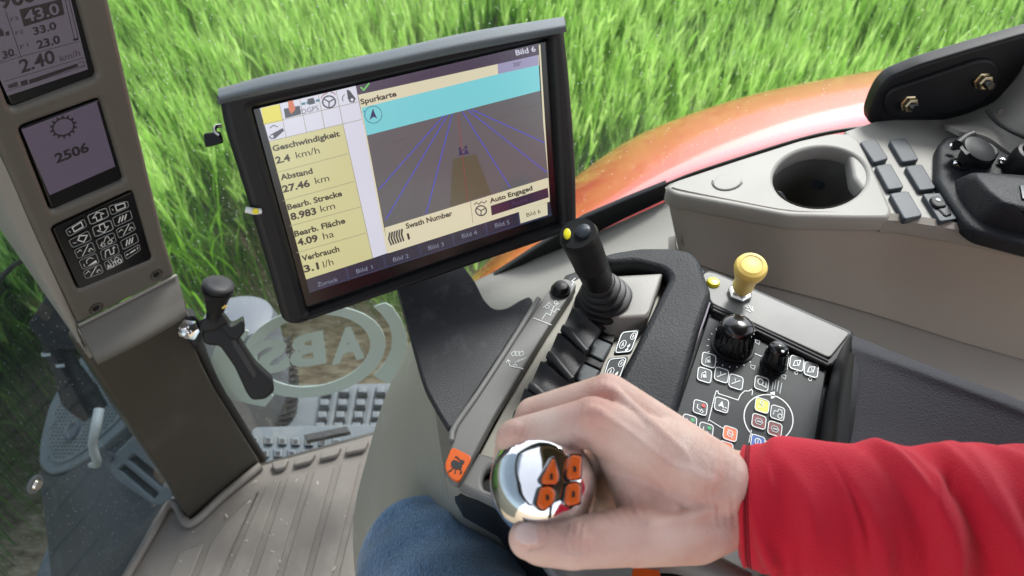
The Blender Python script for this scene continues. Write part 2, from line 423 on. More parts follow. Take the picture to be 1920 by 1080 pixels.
# ---------------------------------------------------------------- ground and crop
def soil_mat():
    m = mat('straw_covered_soil', (.2, .14, .085), .9)
    n = m.node_tree.nodes; l = m.node_tree.links; b = n['Principled BSDF']
    tc = n.new('ShaderNodeTexCoord'); mp = n.new('ShaderNodeMapping'); mp.inputs['Scale'].default_value = (.45, 1.6, 1); l.new(tc.outputs['Object'], mp.inputs[0])
    no = n.new('ShaderNodeTexNoise'); no.inputs['Scale'].default_value = 22; no.inputs['Detail'].default_value = 8; no.inputs['Roughness'].default_value = .7; l.new(mp.outputs[0], no.inputs['Vector'])
    r = n.new('ShaderNodeValToRGB'); e = r.color_ramp.elements
    e[0].position = .33; e[0].color = (.16, .11, .062, 1); e[1].position = .68; e[1].color = (.75, .64, .46, 1)
    k = e.new(.5); k.color = (.45, .345, .215, 1)
    l.new(no.outputs['Fac'], r.inputs[0]); l.new(r.outputs[0], b.inputs['Base Color'])
    bp = n.new('ShaderNodeBump'); bp.inputs['Strength'].default_value = 1; bp.inputs['Distance'].default_value = .03; l.new(no.outputs['Fac'], bp.inputs['Height']); l.new(bp.outputs[0], b.inputs['Normal'])
    return m
gv, gf = [], []
gx = np.concatenate([[-300, -60, -15], np.linspace(-6, 6, 61), [15, 60, 300]]); gy = np.concatenate([[-300, -60, -15], np.linspace(-3, 9, 61), [15, 60, 300]])
for y in gy:
    for x in gx:
        inn = abs(x) < 7 and -4 < y < 10
        gv.append((x, y, (.012*math.sin(x*9+math.sin(y*7)*2)+.012*math.sin(y*17+x*4)) if inn else 0))
nx = len(gx)
for j in range(len(gy)-1):
    for i in range(nx-1): gf.append((j*nx+i, j*nx+i+1, (j+1)*nx+i+1, (j+1)*nx+i))
ground = mesh_obj('ground', gv, gf, soil_mat(), None); ground['kind'] = 'structure'

def make_crop():
    V, F, MI = [], [], []; off = 0
    def ribbons(base, dirs, length, width, bend, droop, nseg, wprof, tw, mi):
        """many ribbons at once: base (n,3), dirs horizontal unit (n,2)"""
        nonlocal off
        n = len(base); s = np.linspace(0, 1, nseg+1)
        hor = (s[None]**1.6)*bend[:, None]*length[:, None]
        ver = (s[None]-droop[:, None]*s[None]**3)*length[:, None]
        cx = base[:, 0:1]+dirs[:, 0:1]*hor; cy = base[:, 1:2]+dirs[:, 1:2]*hor; cz = base[:, 2:3]+ver
        a = tw[:, None]
        wx, wy = np.cos(a), np.sin(a); W = width[:, None]*wprof[None]/2
        L = np.stack([cx-wx*W, cy-wy*W, cz], 2); R = np.stack([cx+wx*W, cy+wy*W, cz], 2)
        vv = np.stack([L, R], 2).reshape(n, -1, 3)           # order: seg0L seg0R seg1L ...
        m = 2*(nseg+1); idx = off+np.arange(n)[:, None]*m
        for k in range(nseg):
            q = np.stack([idx[:, 0]+2*k, idx[:, 0]+2*k+1, idx[:, 0]+2*k+3, idx[:, 0]+2*k+2], 1); F.append(q)
            MI.append(np.full(n, mi, dtype=np.int32))
        V.append(vv.reshape(-1, 3)); off += n*m
    N = 34000
    x = rng.uniform(-6.5, 6.2, N); y = 1.65+rng.uniform(0, 1, N)**1.15*6.4
    keep = ((np.abs(x) < 1.2+y*.95) | (x < -2)) & ((y > 2.25+.12*np.sin(x*5)) | (x < -1.12))
    extra = 3600
    x2 = rng.uniform(-6.5, -1.9, extra); y2 = rng.uniform(.9, 1.9, extra)
    x = np.concatenate([x[keep], x2]); y = np.concatenate([y[keep], y2]); n = len(x)
    clump = .5+.5*np.sin(x*3.1+2*np.sin(y*2.3))*np.sin(y*3.7+1.3*np.sin(x*1.9))
    h = (.98+.18*clump+rng.normal(0, .09, n)); h = np.where(rng.uniform(0, 1, n) < .12, h*.72, h)
    edge = np.clip((y-2.2)/.4, 0, 1); h = np.where((y < 2.6) & (x > -1.12), h*(.5+.5*edge), h)
    # stalks lean together, patch by patch, with the wind
    la = np.where(x < -.1, 2.9, .5)+.8*np.sin(x*1.7+y*1.1)+rng.normal(0, .55, n)
    dr = np.stack([np.cos(la), np.sin(la)], 1)
    base = np.stack([x, y, np.zeros(n)], 1)
    lean = np.clip(np.where(x < -.1, .20, .10)+.09*np.sin(x*2.2-y*1.7)+rng.normal(0, .05, n), .01, .5)
    lean = np.where(rng.uniform(0, 1, n) < .04, rng.uniform(.4, .8, n), lean)
    one = np.ones
    ribbons(base, dr, h*.9, rng.uniform(.004, .0065, n), lean, np.full(n, .02), 3, one(4), rng.uniform(0, np.pi, n), 0)
    for k in range(3):
        f = rng.uniform(.40+.14*k, .56+.15*k, n); b = base.copy()
        b[:, :2] += dr*((f**1.6)*lean*h*.9)[:, None]; b[:, 2] = f*h*.9
        a2 = la+rng.normal(0, 1.4, n); d2 = np.stack([np.cos(a2), np.sin(a2)], 1)
        ribbons(b, d2, rng.uniform(.18, .34, n), rng.uniform(.006, .014, n), lean+rng.uniform(.0, .3, n), np.where(rng.uniform(0, 1, n) < .25, rng.uniform(.3, 1.0, n), rng.uniform(0, .2, n)), 4, np.array([.6, 1, .9, .6, .05]), rng.uniform(0, np.pi, n), 0)
    tip = base.copy(); tip[:, :2] += dr*(lean*h*.9)[:, None]; tip[:, 2] = h*.88
    t0 = rng.uniform(0, np.pi, n)
    for q in range(2):
        ribbons(tip, dr, rng.uniform(.08, .12, n), np.full(n, .017), lean+.12, np.full(n, .05), 2, np.array([.6, 1, .4]), t0+q*np.pi/2, 1)
    for q in range(5):
        aq = la+rng.normal(0, 1.5, n); dq = np.stack([np.cos(aq), np.sin(aq)], 1)
        ribbons(tip+np.array([0, 0, .015*q])+rng.normal(0, .004, (n, 3)), dq, rng.uniform(.12, .2, n), np.full(n, .0045), lean*.6+rng.uniform(.02, .22, n), np.full(n, .03), 2, np.array([1, .8, .1]), rng.uniform(0, np.pi, n), 1)
    V_ = np.vstack(V); F_ = np.vstack(F); MI_ = np.concatenate(MI)
    me = bpy.data.meshes.new('crop')
    me.vertices.add(len(V_)); me.vertices.foreach_set('co', V_.ravel())
    me.loops.add(F_.size); me.loops.foreach_set('vertex_index', F_.ravel().astype(np.int32))
    me.polygons.add(len(F_)); me.polygons.foreach_set('loop_start', np.arange(0, F_.size, 4, dtype=np.int32))
    me.materials.append(M['leaf']); me.materials.append(M['ear'])
    me.polygons.foreach_set('material_index', MI_); me.polygons.foreach_set('use_smooth', [True]*len(F_))
    me.update(calc_edges=True); me.validate()
    o = bpy.data.objects.new('barley_crop', me); COL.objects.link(o)
    tag(o, 'tall bright green barley standing in the field outside the cab', 'crop', kind='stuff')
make_crop()

# ---------------------------------------------------------------- cab shell (large structure)
FLOOR = PZ(1.25)
cab = tag(plate('cab_floor', [(-300, 1500), (315, 938), (350, 975), (489, 868), (760, 792), (900, 792), (1700, 700), (2600, 1500)], FLOOR, .05, M['trim'], None, .002, up=-.012), 'dark cab floor under the ribbed rubber mat', 'cab floor')
roof = thing('cab_roof', 'grey cab roof lining above the driver', 'roof', (0, 0, CAMZ+.32))  # out of view; blocks overhead sky, front left open to light the hand
def boxm(name, lo, hi, m, parent=None, bevel=.02):
    return hull(name, [(x, y, z) for x in (lo[0], hi[0]) for y in (lo[1], hi[1]) for z in (lo[2], hi[2])], m, parent, bevel)
boxm('roof_panel', (-.22, -.80, CAMZ+.34), (.95, .82, CAMZ+.42), M['wall_light'], roof)
boxm('roof_liner', (-.15, -.6, CAMZ+.32), (.8, .62, CAMZ+.345), M['trim'], roof)

boxm('roof_rail', (-.74, -.68, CAMZ+.27), (-.66, .70, CAMZ+.338), M['black'], roof, .015)
boxm('roof_rail', (-.74, .70, CAMZ+.27), (.97, .80, CAMZ+.338), M['black'], roof, .015)
boxm('roof_rail', (-.74, -.78, CAMZ+.27), (.97, -.68, CAMZ+.338), M['black'], roof, .015)
for nm_, x, y, lb in (('rear_post', .96, .74, 'black rear right cab post beside the window'), ('rear_post', .96, -.74, 'black rear left cab post behind the seat'), ('door_post', .2, -.78, 'black left door post across the cab')):
    tag(boxm('cab_post', (x-.05, y-.04, CAMZ-1.25), (x+.05, y+.04, CAMZ+.27), M['black'], None, .012), lb, 'post')  # unseen posts, added to give the chrome dark bars to reflect
# side window with decals
win = thing('side_window', 'clear side window pane carrying a frosted mirrored ABS decal', 'window', (0, .77, CAMZ-1.25))
WP = PY(.77)
def pane(name, c, m, parent):
    return mesh_obj(name, c, [(0, 1, 2, 3), (7, 6, 5, 4), (0, 4, 5, 1), (1, 5, 6, 2), (2, 6, 7, 3), (3, 7, 4, 0)], m, parent, 0)
z0, z1 = CAMZ-1.27, CAMZ+.36
mesh_obj('pane', [(-.62, .77, z0), (1.1, .77, z0), (1.1, .77, z1), (-.62, .77, z1)], [(0, 1, 2, 3)], M['pane'], win, 0)
DP = PY(.766)
def ringpoly(cx, cy, rx, ry, w1, w2, a0, a1, rot=0, n=40, rx2=None, ry2=None):
    o = ell(cx, cy, rx, ry, rot, n, a0, a1); i = ell(cx+w1, cy+w2, rx2, ry2, rot, n, a0, a1)
    return o + i[::-1]
for nm, ol in (('decal_crescent', [(452, 598), (425, 622), (402, 655), (392, 688), (396, 712), (412, 735), (440, 750), (470, 758), (497, 763), (514, 742), (480, 728), (456, 708), (446, 685), (448, 660), (456, 640), (468, 622), (440, 612)]),
               ('decal_crescent', [(722, 568), (735, 575), (752, 600), (763, 632), (764, 650), (758, 675), (745, 700), (730, 720), (712, 712), (700, 704), (722, 680), (733, 658), (735, 632), (730, 610), (716, 590), (700, 575)])):
    plate(nm, ol, DP, .0016, M['decal'], win, .0003, rnd=.003)
o_ = ell(588, 660, 136, 84, -10, 64); i_ = ell(588, 658, 107, 66, -10, 64)
plate('decal_ring', o_, DP, .0016, M['decal'], win, .0003, holes=[i_])
dp = Print('decal_letters', DP, win, .0008)
# mirrored writing: read from inside it runs right to left
dp.text('A', (622, 681), (684, 668), 58, M['decal'], 0, .045, updir=(-.02, -1), mirror=True)
dp.text('B', (545, 690), (612, 677), 56, M['decal'], 0, .045, updir=(-.12, -1), mirror=True)
dp.text('S', (482, 702), (546, 688), 56, M['decal'], 0, .045, updir=(-.2, -1), mirror=True)
dp.build()

# windscreen
ws = thing('windscreen', 'dusty, glare-hazed front windscreen left of the instrument pillar', 'window', (-.69, .05, CAMZ-1.25))
a, b = FLOOR.hit(318, 940), FLOOR.hit(230, 1080)
dirw = (b-a).normalized(); far = a+dirw*1.3; a = a-dirw*.02
lean = Vector((.10, -.0, 1.6))
mesh_obj('pane', [a, far, far+lean, a+lean], [(0, 1, 2, 3)], M['windshield'], ws, 0)
WSP = P3(a, far, a+lean)
lathe('reflection_button', [(.007, 0), (.008, .003), (.0065, .006), (.002, .0065)], WSP.hit(66, 908), WSP.n, M['steel'], ws)  # button and washer stand in for a round lamp reflection on the glass
lathe('reflection_washer', [(.0135, -.002), (.0135, .001), (.0, .001)], WSP.hit(66, 908), WSP.n, M['hood_light'], ws)

# ---------------------------------------------------------------- outside the side window: fender, tank, steps
YI, YO = PY(.87), PY(1.42)
inner = [(860, 590), (930, 535), (1000, 495), (1100, 442), (1250, 378), (1450, 312), (1650, 262), (1900, 215), (2150, 190)]
outer = [(868, 552), (925, 500), (990, 418), (1085, 338), (1200, 262), (1330, 212), (1450, 181), (1640, 149), (1900, 122)]
R0 = [YI.hit(*p) for p in inner]; R3 = [YO.hit(*p) for p in outer]
R1 = [a.lerp(b, .3)+Vector((0, 0, .035)) for a, b in zip(R0, R3)]; R2 = [a.lerp(b, .75)+Vector((0, 0, .035)) for a, b in zip(R0, R3)]
Rm = [a+Vector((0, -.02, -.12)) for a in R0]; R4 = [p+Vector((0, .05, -.05)) for p in R3]; R5 = [p+Vector((0, .06, -.22)) for p in R3]
fen = tag(sheet('rear_fender', [Rm, R0, R1, R2, R3, R4, R5], M['red'], None, .008, 6, 5), 'glossy red rear wheel fender curving up outside the side window', 'fender')

tank = thing('side_tank', 'rounded grey tank outside the window behind the black handle', 'tank', P(450, 760, 1.75))
top = P(446, 590, 1.62); bot = P(505, 830, 1.9)
ax = (top-bot).normalized()
L = (top-bot).length
lathe('tank_body', [(.0, -.02), (.085, 0), (.092, .02), (.09, L*.5), (.088, L-.03), (.078, L-.005), (.05, L+.004), (0, L+.005)], bot, ax, M['tank'], tank, 40)
hose = thing('ribbed_hose', 'dark ribbed hose standing next to the grey tank', 'hose', P(530, 800, 1.75))
hp = [P(515, 640, 1.78), P(528, 720, 1.78), P(520, 800, 1.8), P(505, 880, 1.85)]
C = cr([tuple(p) for p in hp], 8)
tube('hose_core', hp, .036, M['black'], hose, 16, 6)
for k in range(0, len(C)-1, 1):
    d = Vector(C[k+1]-C[k])
    lathe('rib', [(.034, -.006), (.044, -.004), (.044, .004), (.034, .006)], C[k], d, M['rubber'], hose, 16)

st = thing('access_step', 'grey access step with raised anti slip blocks below the window', 'step', PZ(1.52).hit(650, 770))
SP = PZ(1.52)
plate('tread_plate', [(520, 735), (575, 722), (740, 718), (745, 812), (520, 812)], SP, .03, M['step'], st, .002)
for r, y in enumerate((738, 762, 785, 806)):
    for c in range(5):
        x = 612+c*34-r*4
        hull('tread_block', [SP.hit(x+dx, y+dy, u) for u, s in ((0, 1), (.028, .78)) for dx, dy in ((-10*s, -7*s-u*300), (10*s, -7*s-u*300), (10*s, 7*s-u*300), (-10*s, 7*s-u*300))], M['step'], st, .0012)
for c in range(5):
    plate('tread_bar', [(628+c*34, 724), (636+c*34, 724), (622+c*34, 812), (613+c*34, 812)], SP, .006, M['step'], st, .001, up=.006)
pf = thing('step_platform', 'grey platform with rows of raised square studs below the window', 'step', PZ(1.36).hit(560, 830))
PP = PZ(1.36)
plate('platform_plate', [(470, 800), (690, 795), (760, 800), (760, 870), (480, 880)], PP, .03, M['step'], pf, .004, rnd=.02)
for x, y in [(477, 826), (503, 826), (529, 827), (554, 828), (579, 829), (605, 829), (631, 830), (657, 831), (496, 850), (521, 850), (547, 851), (573, 852)]:
    s = hull('stud', [PP.hit(x+dx*k, y+dy*k, u) for u, k in ((0, 1), (.008, .75)) for dx, dy in ((-9, -8), (9, -8), (9, 8), (-9, 8))], M['step'], pf, .0015)
    hull('stud_hole', [PP.hit(x+dx, y+dy, u) for u in (.004, .0085) for dx, dy in ((-4.5, -4), (4.5, -4), (4.5, 4), (-4.5, 4))], M['rubber'], s, 0)
SBP = PZ(1.275)
bar = tag(plate('stop_bar', [(569, 815), (651, 798), (657, 810), (574, 827)], SBP, .012, M['rubber'], None, .002, rnd=.002), 'short black rubber bar lying along the bottom of the side window', 'bar')

# ---------------------------------------------------------------- ahead of the windscreen: bodywork, lamp, cable
hd = thing('front_bodywork', 'grey bodywork with leaf shaped perforated panel seen through the dusty, glare-hazed windscreen', 'bodywork', P(180, 1000, 2.2))
HP = P3(P(100, 720, 1.95), P(85, 880, 1.8), P(230, 790, 1.7))
plate('panel_frame', [(123, 700), (91, 762), (74, 830), (72, 873), (91, 890), (125, 883), (168, 858), (231, 805), (300, 730), (230, 640), (160, 660)], HP, .03, M['hood_light'], hd, .005, rnd=.02)
ip = [(128, 722), (103, 770), (88, 830), (91, 858), (106, 870), (128, 864), (162, 842), (217, 792), (270, 730), (220, 670), (165, 685)]
plate('perforated_panel', ip, HP, .008, M['hood_light'], hd, .003, up=.004, rnd=.015)
def inside(p, poly):
    c = False; j = len(poly)-1
    for i in range(len(poly)):
        xi, yi = poly[i]; xj, yj = poly[j]
        if (yi > p[1]) != (yj > p[1]) and p[0] < (xj-xi)*(p[1]-yi)/(yj-yi)+xi: c = not c
        j = i
    return c
V, F = [], []
for r in range(26):
    for c in range(26):
        q = (84+c*7+(r % 2)*3.5, 694+r*6.8-c*.0)
        sh = [(128+(x-128)*.9+0, 790+(y-790)*.9) for x, y in ip]
        if inside(q, sh) and math.hypot((q[0]-139)/17, (q[1]-807)/16) > 1:
            o = len(V)
            V += [HP.hit(*e, .0046) for e in ell(q[0], q[1], 2.4, 1.7, -15, 8)]; F.append(tuple(range(o, o+8)))
tag(mesh_obj('perforations', V, F, M['rubber'], hd, 0), kind='stuff')
lathe('badge_rim', [(.025, 0), (.027, .006), (.021, .007), (.018, .003), (0, .003)], HP.hit(139, 807, .004), HP.n, M['tank'], hd, 24)
sheet('lower_body', [[P(72, 885, 1.85), P(125, 888, 1.75), P(231, 810, 1.72), P(330, 780, 1.7)], [P(85, 980, 1.9), P(150, 990, 1.72), P(260, 930, 1.66), P(360, 900, 1.65)], [P(100, 1120, 1.9), P(180, 1130, 1.72), P(280, 1100, 1.66), P(400, 1050, 1.65)]], M['hood'], hd, .02)
BX = P3(P(200, 880, 1.62), P(300, 850, 1.6), P(290, 960, 1.6))
plate('side_box', [(195, 870), (250, 815), (320, 880), (330, 940), (290, 950), (215, 900)], BX, .05, M['hood_light'], hd, .006, holes=[[(222, 880), (232, 872), (296, 925), (288, 936)], [(240, 862), (250, 852), (310, 900), (302, 914)]], hrnd=.003, rnd=.01)
lathe('box_bolt', [(.014, 0), (.014, .008), (.006, .009), (0, .009)], BX.hit(204, 857, .0), BX.n, M['hood'], hd, 16)
fr_ = tag(hull('front_fender_edge', [P(60, 1100, t) for t in (1.9, 1.95)]+[P(98, 1002, t) for t in (2.0, 2.05)]+[P(112, 1100, t) for t in (1.9, 1.95)]+[P(104, 1010, 2.0)], M['hood_light'], None, .004), 'pale grey pointed panel edge at the bottom left beyond the windscreen', 'panel')
wl = thing('work_lamp', 'black box shaped work lamp on a bracket beyond the windscreen', 'lamp', P(140, 770, 1.5))
LP_ = P3(P(60, 600, 1.5), P(140, 660, 1.45), P(90, 560, 1.5))
hull('lamp_box', [P(x, y, t) for x, y in ((53, 608), (88, 552), (150, 560), (150, 640), (140, 658), (82, 650)) for t in (1.45, 1.6)], M['black'], wl, .006)
tube('lamp_arm', [P(105, 640, 1.52), P(125, 690, 1.53), P(150, 740, 1.55), P(180, 775, 1.56)], [.03, .028, .04, .03], M['black'], wl, 12)
lathe('bracket_bolt', [(.007, -.008), (.007, .008), (.004, .010), (0, .010)], P(114, 684, 1.49), (-1, -.3, .2), M['steel'], wl, 6)
lathe('bracket_bolt', [(.006, -.008), (.006, .008), (.004, .010), (0, .010)], P(88, 664, 1.49), (-1, -.3, .2), M['steel'], wl, 6)
tag(tube('white_cable', [P(186, 768, 1.52), P(180, 800, 1.5), P(174, 835, 1.5), P(182, 868, 1.52), P(170, 872, 1.55)], [.011, .011, .009, .009, .006], M['cable'], None, 10), 'short white cable hanging below the black work lamp', 'cable')
tag(tube('black_wire', [P(-60, 570, .95), P(0, 522, .92), P(25, 498, .9), P(46, 487, .86)], .0035, M['rubber'], None, 8), 'thin black wire running to the edge of the instrument column', 'wire')
# ---------------------------------------------------------------- floor mat
fm = thing('floor_mat', 'ribbed grey brown rubber floor mat with a raised lip round the pillar', 'floor mat', FLOOR.hit(500, 1000))
plate('mat_base', [(150, 1230), (316, 945), (352, 988), (489, 873), (690, 818), (800, 795), (800, 1230)], FLOOR, .01, M['mat'], fm, .002)
G = [((323, 1037), (305, 1078)), ((383, 1017), (358, 1080)), ((487, 912), (412, 1080)), ((527, 895), (465, 1080)), ((577, 882), (517, 1080)), ((627, 870), (570, 1080)), ((677, 858), (622, 1080)), ((722, 850), (676, 1080)), ((770, 842), (730, 1080))]
def ext(a, b, y=1200):
    k = (y-a[1])/(b[1]-a[1]); return (a[0]+(b[0]-a[0])*k, y)
for g, h_ in zip(G, G[1:]):
    a0, b0 = g[0], ext(*g); a1, b1 = h_[0], ext(*h_)
    gap = 13
    plate('mat_rib', [(a0[0]+gap, max(a0[1], a1[1])-4 if a0[1]-a1[1] > 60 else a0[1]-2), (a1[0]-1, a1[1]+2), (b1[0]-1, b1[1]), (b0[0]+gap, b0[1])] if a0[1]-a1[1] <= 60 else [(a0[0]+gap+26, a0[1]-38), (a1[0]-1, a1[1]+6), (b1[0]-1, b1[1]), (b0[0]+gap, b0[1]), (a0[0]+gap, a0[1])], FLOOR, .005, M['mat'], fm, .0018, up=.005, rnd=.004)
for q in ([(508, 866), (541, 858), (534, 876), (513, 881)], [(553, 858), (592, 848), (583, 864), (549, 873)], [(603, 846), (640, 836), (632, 853), (598, 861)], [(650, 834), (692, 824), (684, 842), (646, 850)]):
    plate('sill_tab', q, FLOOR, .012, M['mat'], fm, .003, up=.012, rnd=.006)
lip = [FLOOR.hit(x, y, .008) for x, y in ((150, 1230), (235, 1085), (300, 972), (320, 944), (332, 950), (357, 982), (420, 928), (489, 873))]
tube('mat_lip', lip, .008, M['mat'], fm, 10, 8)

# ---------------------------------------------------------------- instrument column
av = Vector((.606, .793, -.06)).normalized(); bv = Vector((-.222, .072, -.972)).normalized()
PI_ = Plane(P(130, 280, .73), av.cross(bv))
ic = thing('instrument_column', 'grey instrument column with two small displays and a black keypad', 'instrument panel', PI_.hit(240, 600))
OUT = [(-190, -180), (170, -180), (206, 0), (245, 175), (280, 325), (310, 450), (331, 516), (147, 609), (68, 440), (0, 285)]
H1 = [(-110, -180+20), (104, -160), (147, 0), (186, 146), (22, 208), (-8, 130)]
H2 = [(36, 240), (190, 184), (236, 340), (98, 400)]
H3 = [(97, 428), (250, 357), (287, 487), (148, 545)]
plate('housing', OUT, PI_, .026, M['housing'], ic, .006, holes=[H1, H2, H3], rnd=.008, hrnd=.007)
plate('backing', [(-180, -170), (165, -170), (200, 0), (272, 325), (320, 505), (150, 598), (72, 440), (4, 290)], PI_, .05, M['housing'], ic, .004, up=-.014)
tI = lambda x, y, u=0: PI_.hit(x, y, u)
dep = lambda x, y: PI_.depth(x, y)
sheet('side_cover', [[P(-190, -80, dep(-190, -80)+.004), P(-2, 288, dep(0, 285)+.004), P(66, 442, dep(66, 442)+.004), P(145, 610, dep(147, 609)+.004)],
                     [P(-215, -40, dep(-190, -80)+.02), P(-28, 320, dep(0, 285)+.02), P(40, 462, dep(66, 442)+.02), P(155, 648, dep(147, 609)+.02)],
                     [P(-240, 10, dep(-190, -80)+.08), P(-50, 350, dep(0, 285)+.08), P(12, 447, dep(66, 442)+.07), P(168, 672, dep(147, 609)+.05)]], M['console'], ic, .006)  # paler plastic paints in the light this face gets from the windscreen
sheet('lower_cover', [[P(146, 609, dep(147, 609)+.003), P(240, 563, dep(240, 563)+.003), P(333, 515, dep(331, 516)+.003)],
                      [P(165, 646, dep(147, 609)+.004), P(254, 602, dep(240, 563)+.004), P(343, 556, dep(331, 516)+.004)],
                      [P(184, 683, dep(147, 609)+.009), P(268, 640, dep(240, 563)+.009), P(352, 592, dep(331, 516)+.009)],
                      [P(184, 676, dep(147, 609)+.05), P(268, 634, dep(240, 563)+.05), P(352, 586, dep(331, 516)+.05)]], M['housing'], ic, .006, smooth=30)
tube('cover_edge', [tI(147, 610, .001), tI(240, 563, .001), tI(331, 516, .001)], .0022, M['console'], ic, 8)
for q in ((293, 515), (180, 578)):
    s = lathe('screw_recess', [(.0085, -.004), (.0095, .0006), (.0075, .0008), (.0065, -.001), (0, -.001)], tI(*q), PI_.n, M['trim'], ic, 20)
    lathe('screw', [(.0055, -.002), (.0055, .0002), (.002, .0006), (0, .0006)], tI(*q), PI_.n, M['black'], s, 6)
# upper display
d1 = plate('upper_display_bezel', [(-110, -165), (104, -165), (147, -2), (186, 144), (24, 206), (-10, 128)], PI_, .008, M['gloss_black'], ic, .002, up=-.006, rnd=.005)
LC = lit(128, 118, 134, .4); LB = lit(112, 100, 120, .45); DK = lit(34, 27, 31, .4); DK2 = lit(60, 48, 54, .4)
p1 = Print('upper_display', PI_, d1, -.0055)
p1.poly([(-120, -165), (88, -165), (128, -20), (165, 130), (14, 180), (-22, 100)], LC)
p1.text('960', (2, 17), (68, 1), 30, DK, bold=.03, updir=(-.25, -1))
p1.poly([(36, 18), (115, -2), (121, 27), (45, 50)], DK, 1)
p1.text('43.0', (48, 42), (113, 25), 21, LC, bold=.02, updir=(-.25, -1))
p1.text('33.0', (64, 66), (107, 54), 14, DK, bold=.03, updir=(-.25, -1))
p1.text('23.0', (71, 92), (114, 80), 15, DK, bold=.03, updir=(-.25, -1))
p1.text('2.40', (40, 137), (105, 116), 24, DK, bold=.02, updir=(-.25, -1))
p1.text('km/h', (114, 116), (151, 104), 12, DK2, bold=.0, updir=(-.25, -1))
p1.text('F3', (21, 41), (35, 37), 7, DK2, updir=(-.25, -1)); p1.text('F2', (30, 66), (45, 62), 7, DK2, updir=(-.25, -1)); p1.text('F1', (39, 92), (54, 87), 7, DK2, updir=(-.25, -1))
p1.text('30', (6, 110), (28, 103), 13, DK, bold=.03, updir=(-.25, -1))
p1.stroke([(10, 20), (40, 108)], 1.4, DK); p1.stroke([(-10, 122), (40, 106), (148, 78)], 1, DK2); p1.stroke([(118, -20), (134, 50), (140, 74), (147, 72), (124, -20)], 1.3, DK)
p1.poly([(137, 73), (146, 71), (147, 75), (138, 77)], DK, 2)
p1.stroke([(-4, 117), (30, 102), (34, 106)], 1, DK2)
p1.poly([(54, 150), (145, 119), (147, 125), (56, 157)], DK, 2); p1.poly([(38, 153), (51, 149), (53, 157), (40, 161)], DK, 2)
p1.stroke([(8, 153), (158, 108)], 1, DK2); p1.stroke([(14, 170), (160, 124)], 1, DK2); p1.stroke([(147, 118), (157, 115), (159, 122), (148, 126)], 1, DK2)
p1.poly([(14, 160), (32, 153), (35, 161), (17, 166)], DK2, 2); p1.poly([(0, 52), (6, 58), (8, 67), (-4, 69), (-4, 58)], DK, 2); p1.poly([(10, 60), (17, 58), (18, 66), (12, 68)], DK, 2)
p1.build()
# lower display
d2 = plate('lower_display_bezel', [(38, 240), (190, 185), (234, 338), (98, 396)], PI_, .008, M['gloss_black'], ic, .002, up=-.006, rnd=.004)
p2 = Print('lower_display', PI_, d2, -.0055)
p2.poly([(40, 243), (181, 190), (216, 312), (93, 366)], LB)
p2.text('2506', (106, 306), (168, 283), 17, DK, bold=.035, updir=(-.3, -1))
p2.stroke(ell(119, 238, 20, 16, -20, 30), 3, DK, closed=True)
for k in range(14):
    q = ell(119, 238, 26, 21, -20, 14)[k]; r_ = ell(119, 238, 21, 17, -20, 14)[k]; p2.stroke([r_, q], 4, DK)
p2.build()
# keypad
kp = plate('keypad', [(99, 428), (249, 359), (286, 486), (149, 543)], PI_, .008, M['gloss_black'], ic, .001, up=-.003, rnd=.004)
kcol = {0: [(122, 433), (181, 408), (165, 422)], }
KEYS = []
rowsL = [((121, 432), (158, 409), (165, 424), (128, 445)), ((127, 451), (166, 431), (174, 450), (135, 466)), ((137, 469), (174, 452), (181, 472), (145, 487)), ((146, 489), (181, 473), (188, 493), (154, 507)), ((154, 509), (189, 494), (196, 511), (160, 524))]
rowsM = [((162, 404), (200, 388), (206, 406), (169, 423)), ((171, 426), (208, 411), (215, 430), (177, 446)), ((178, 450), (214, 434), (220, 453), (185, 469)), ((186, 470), (220, 455), (226, 475), (192, 490)), ((193, 492), (227, 475), (233, 491), (200, 508))]
rowsR = [((202, 386), (240, 376), (243, 388), (208, 405)), ((209, 408), (245, 393), (250, 410), (215, 427)), ((216, 430), (250, 415), (256, 430), (222, 449)), ((224, 452), (256, 436), (262, 453), (230, 470)), ((231, 474), (262, 457), (264, 468), (236, 488))]
def qmap(q):
    TL, TR, BR, BL = [Vector(p) for p in q]
    return lambda u, v: tuple((TL*(1-u)+TR*u)*(1-v)+(BL*(1-u)+BR*u)*v)
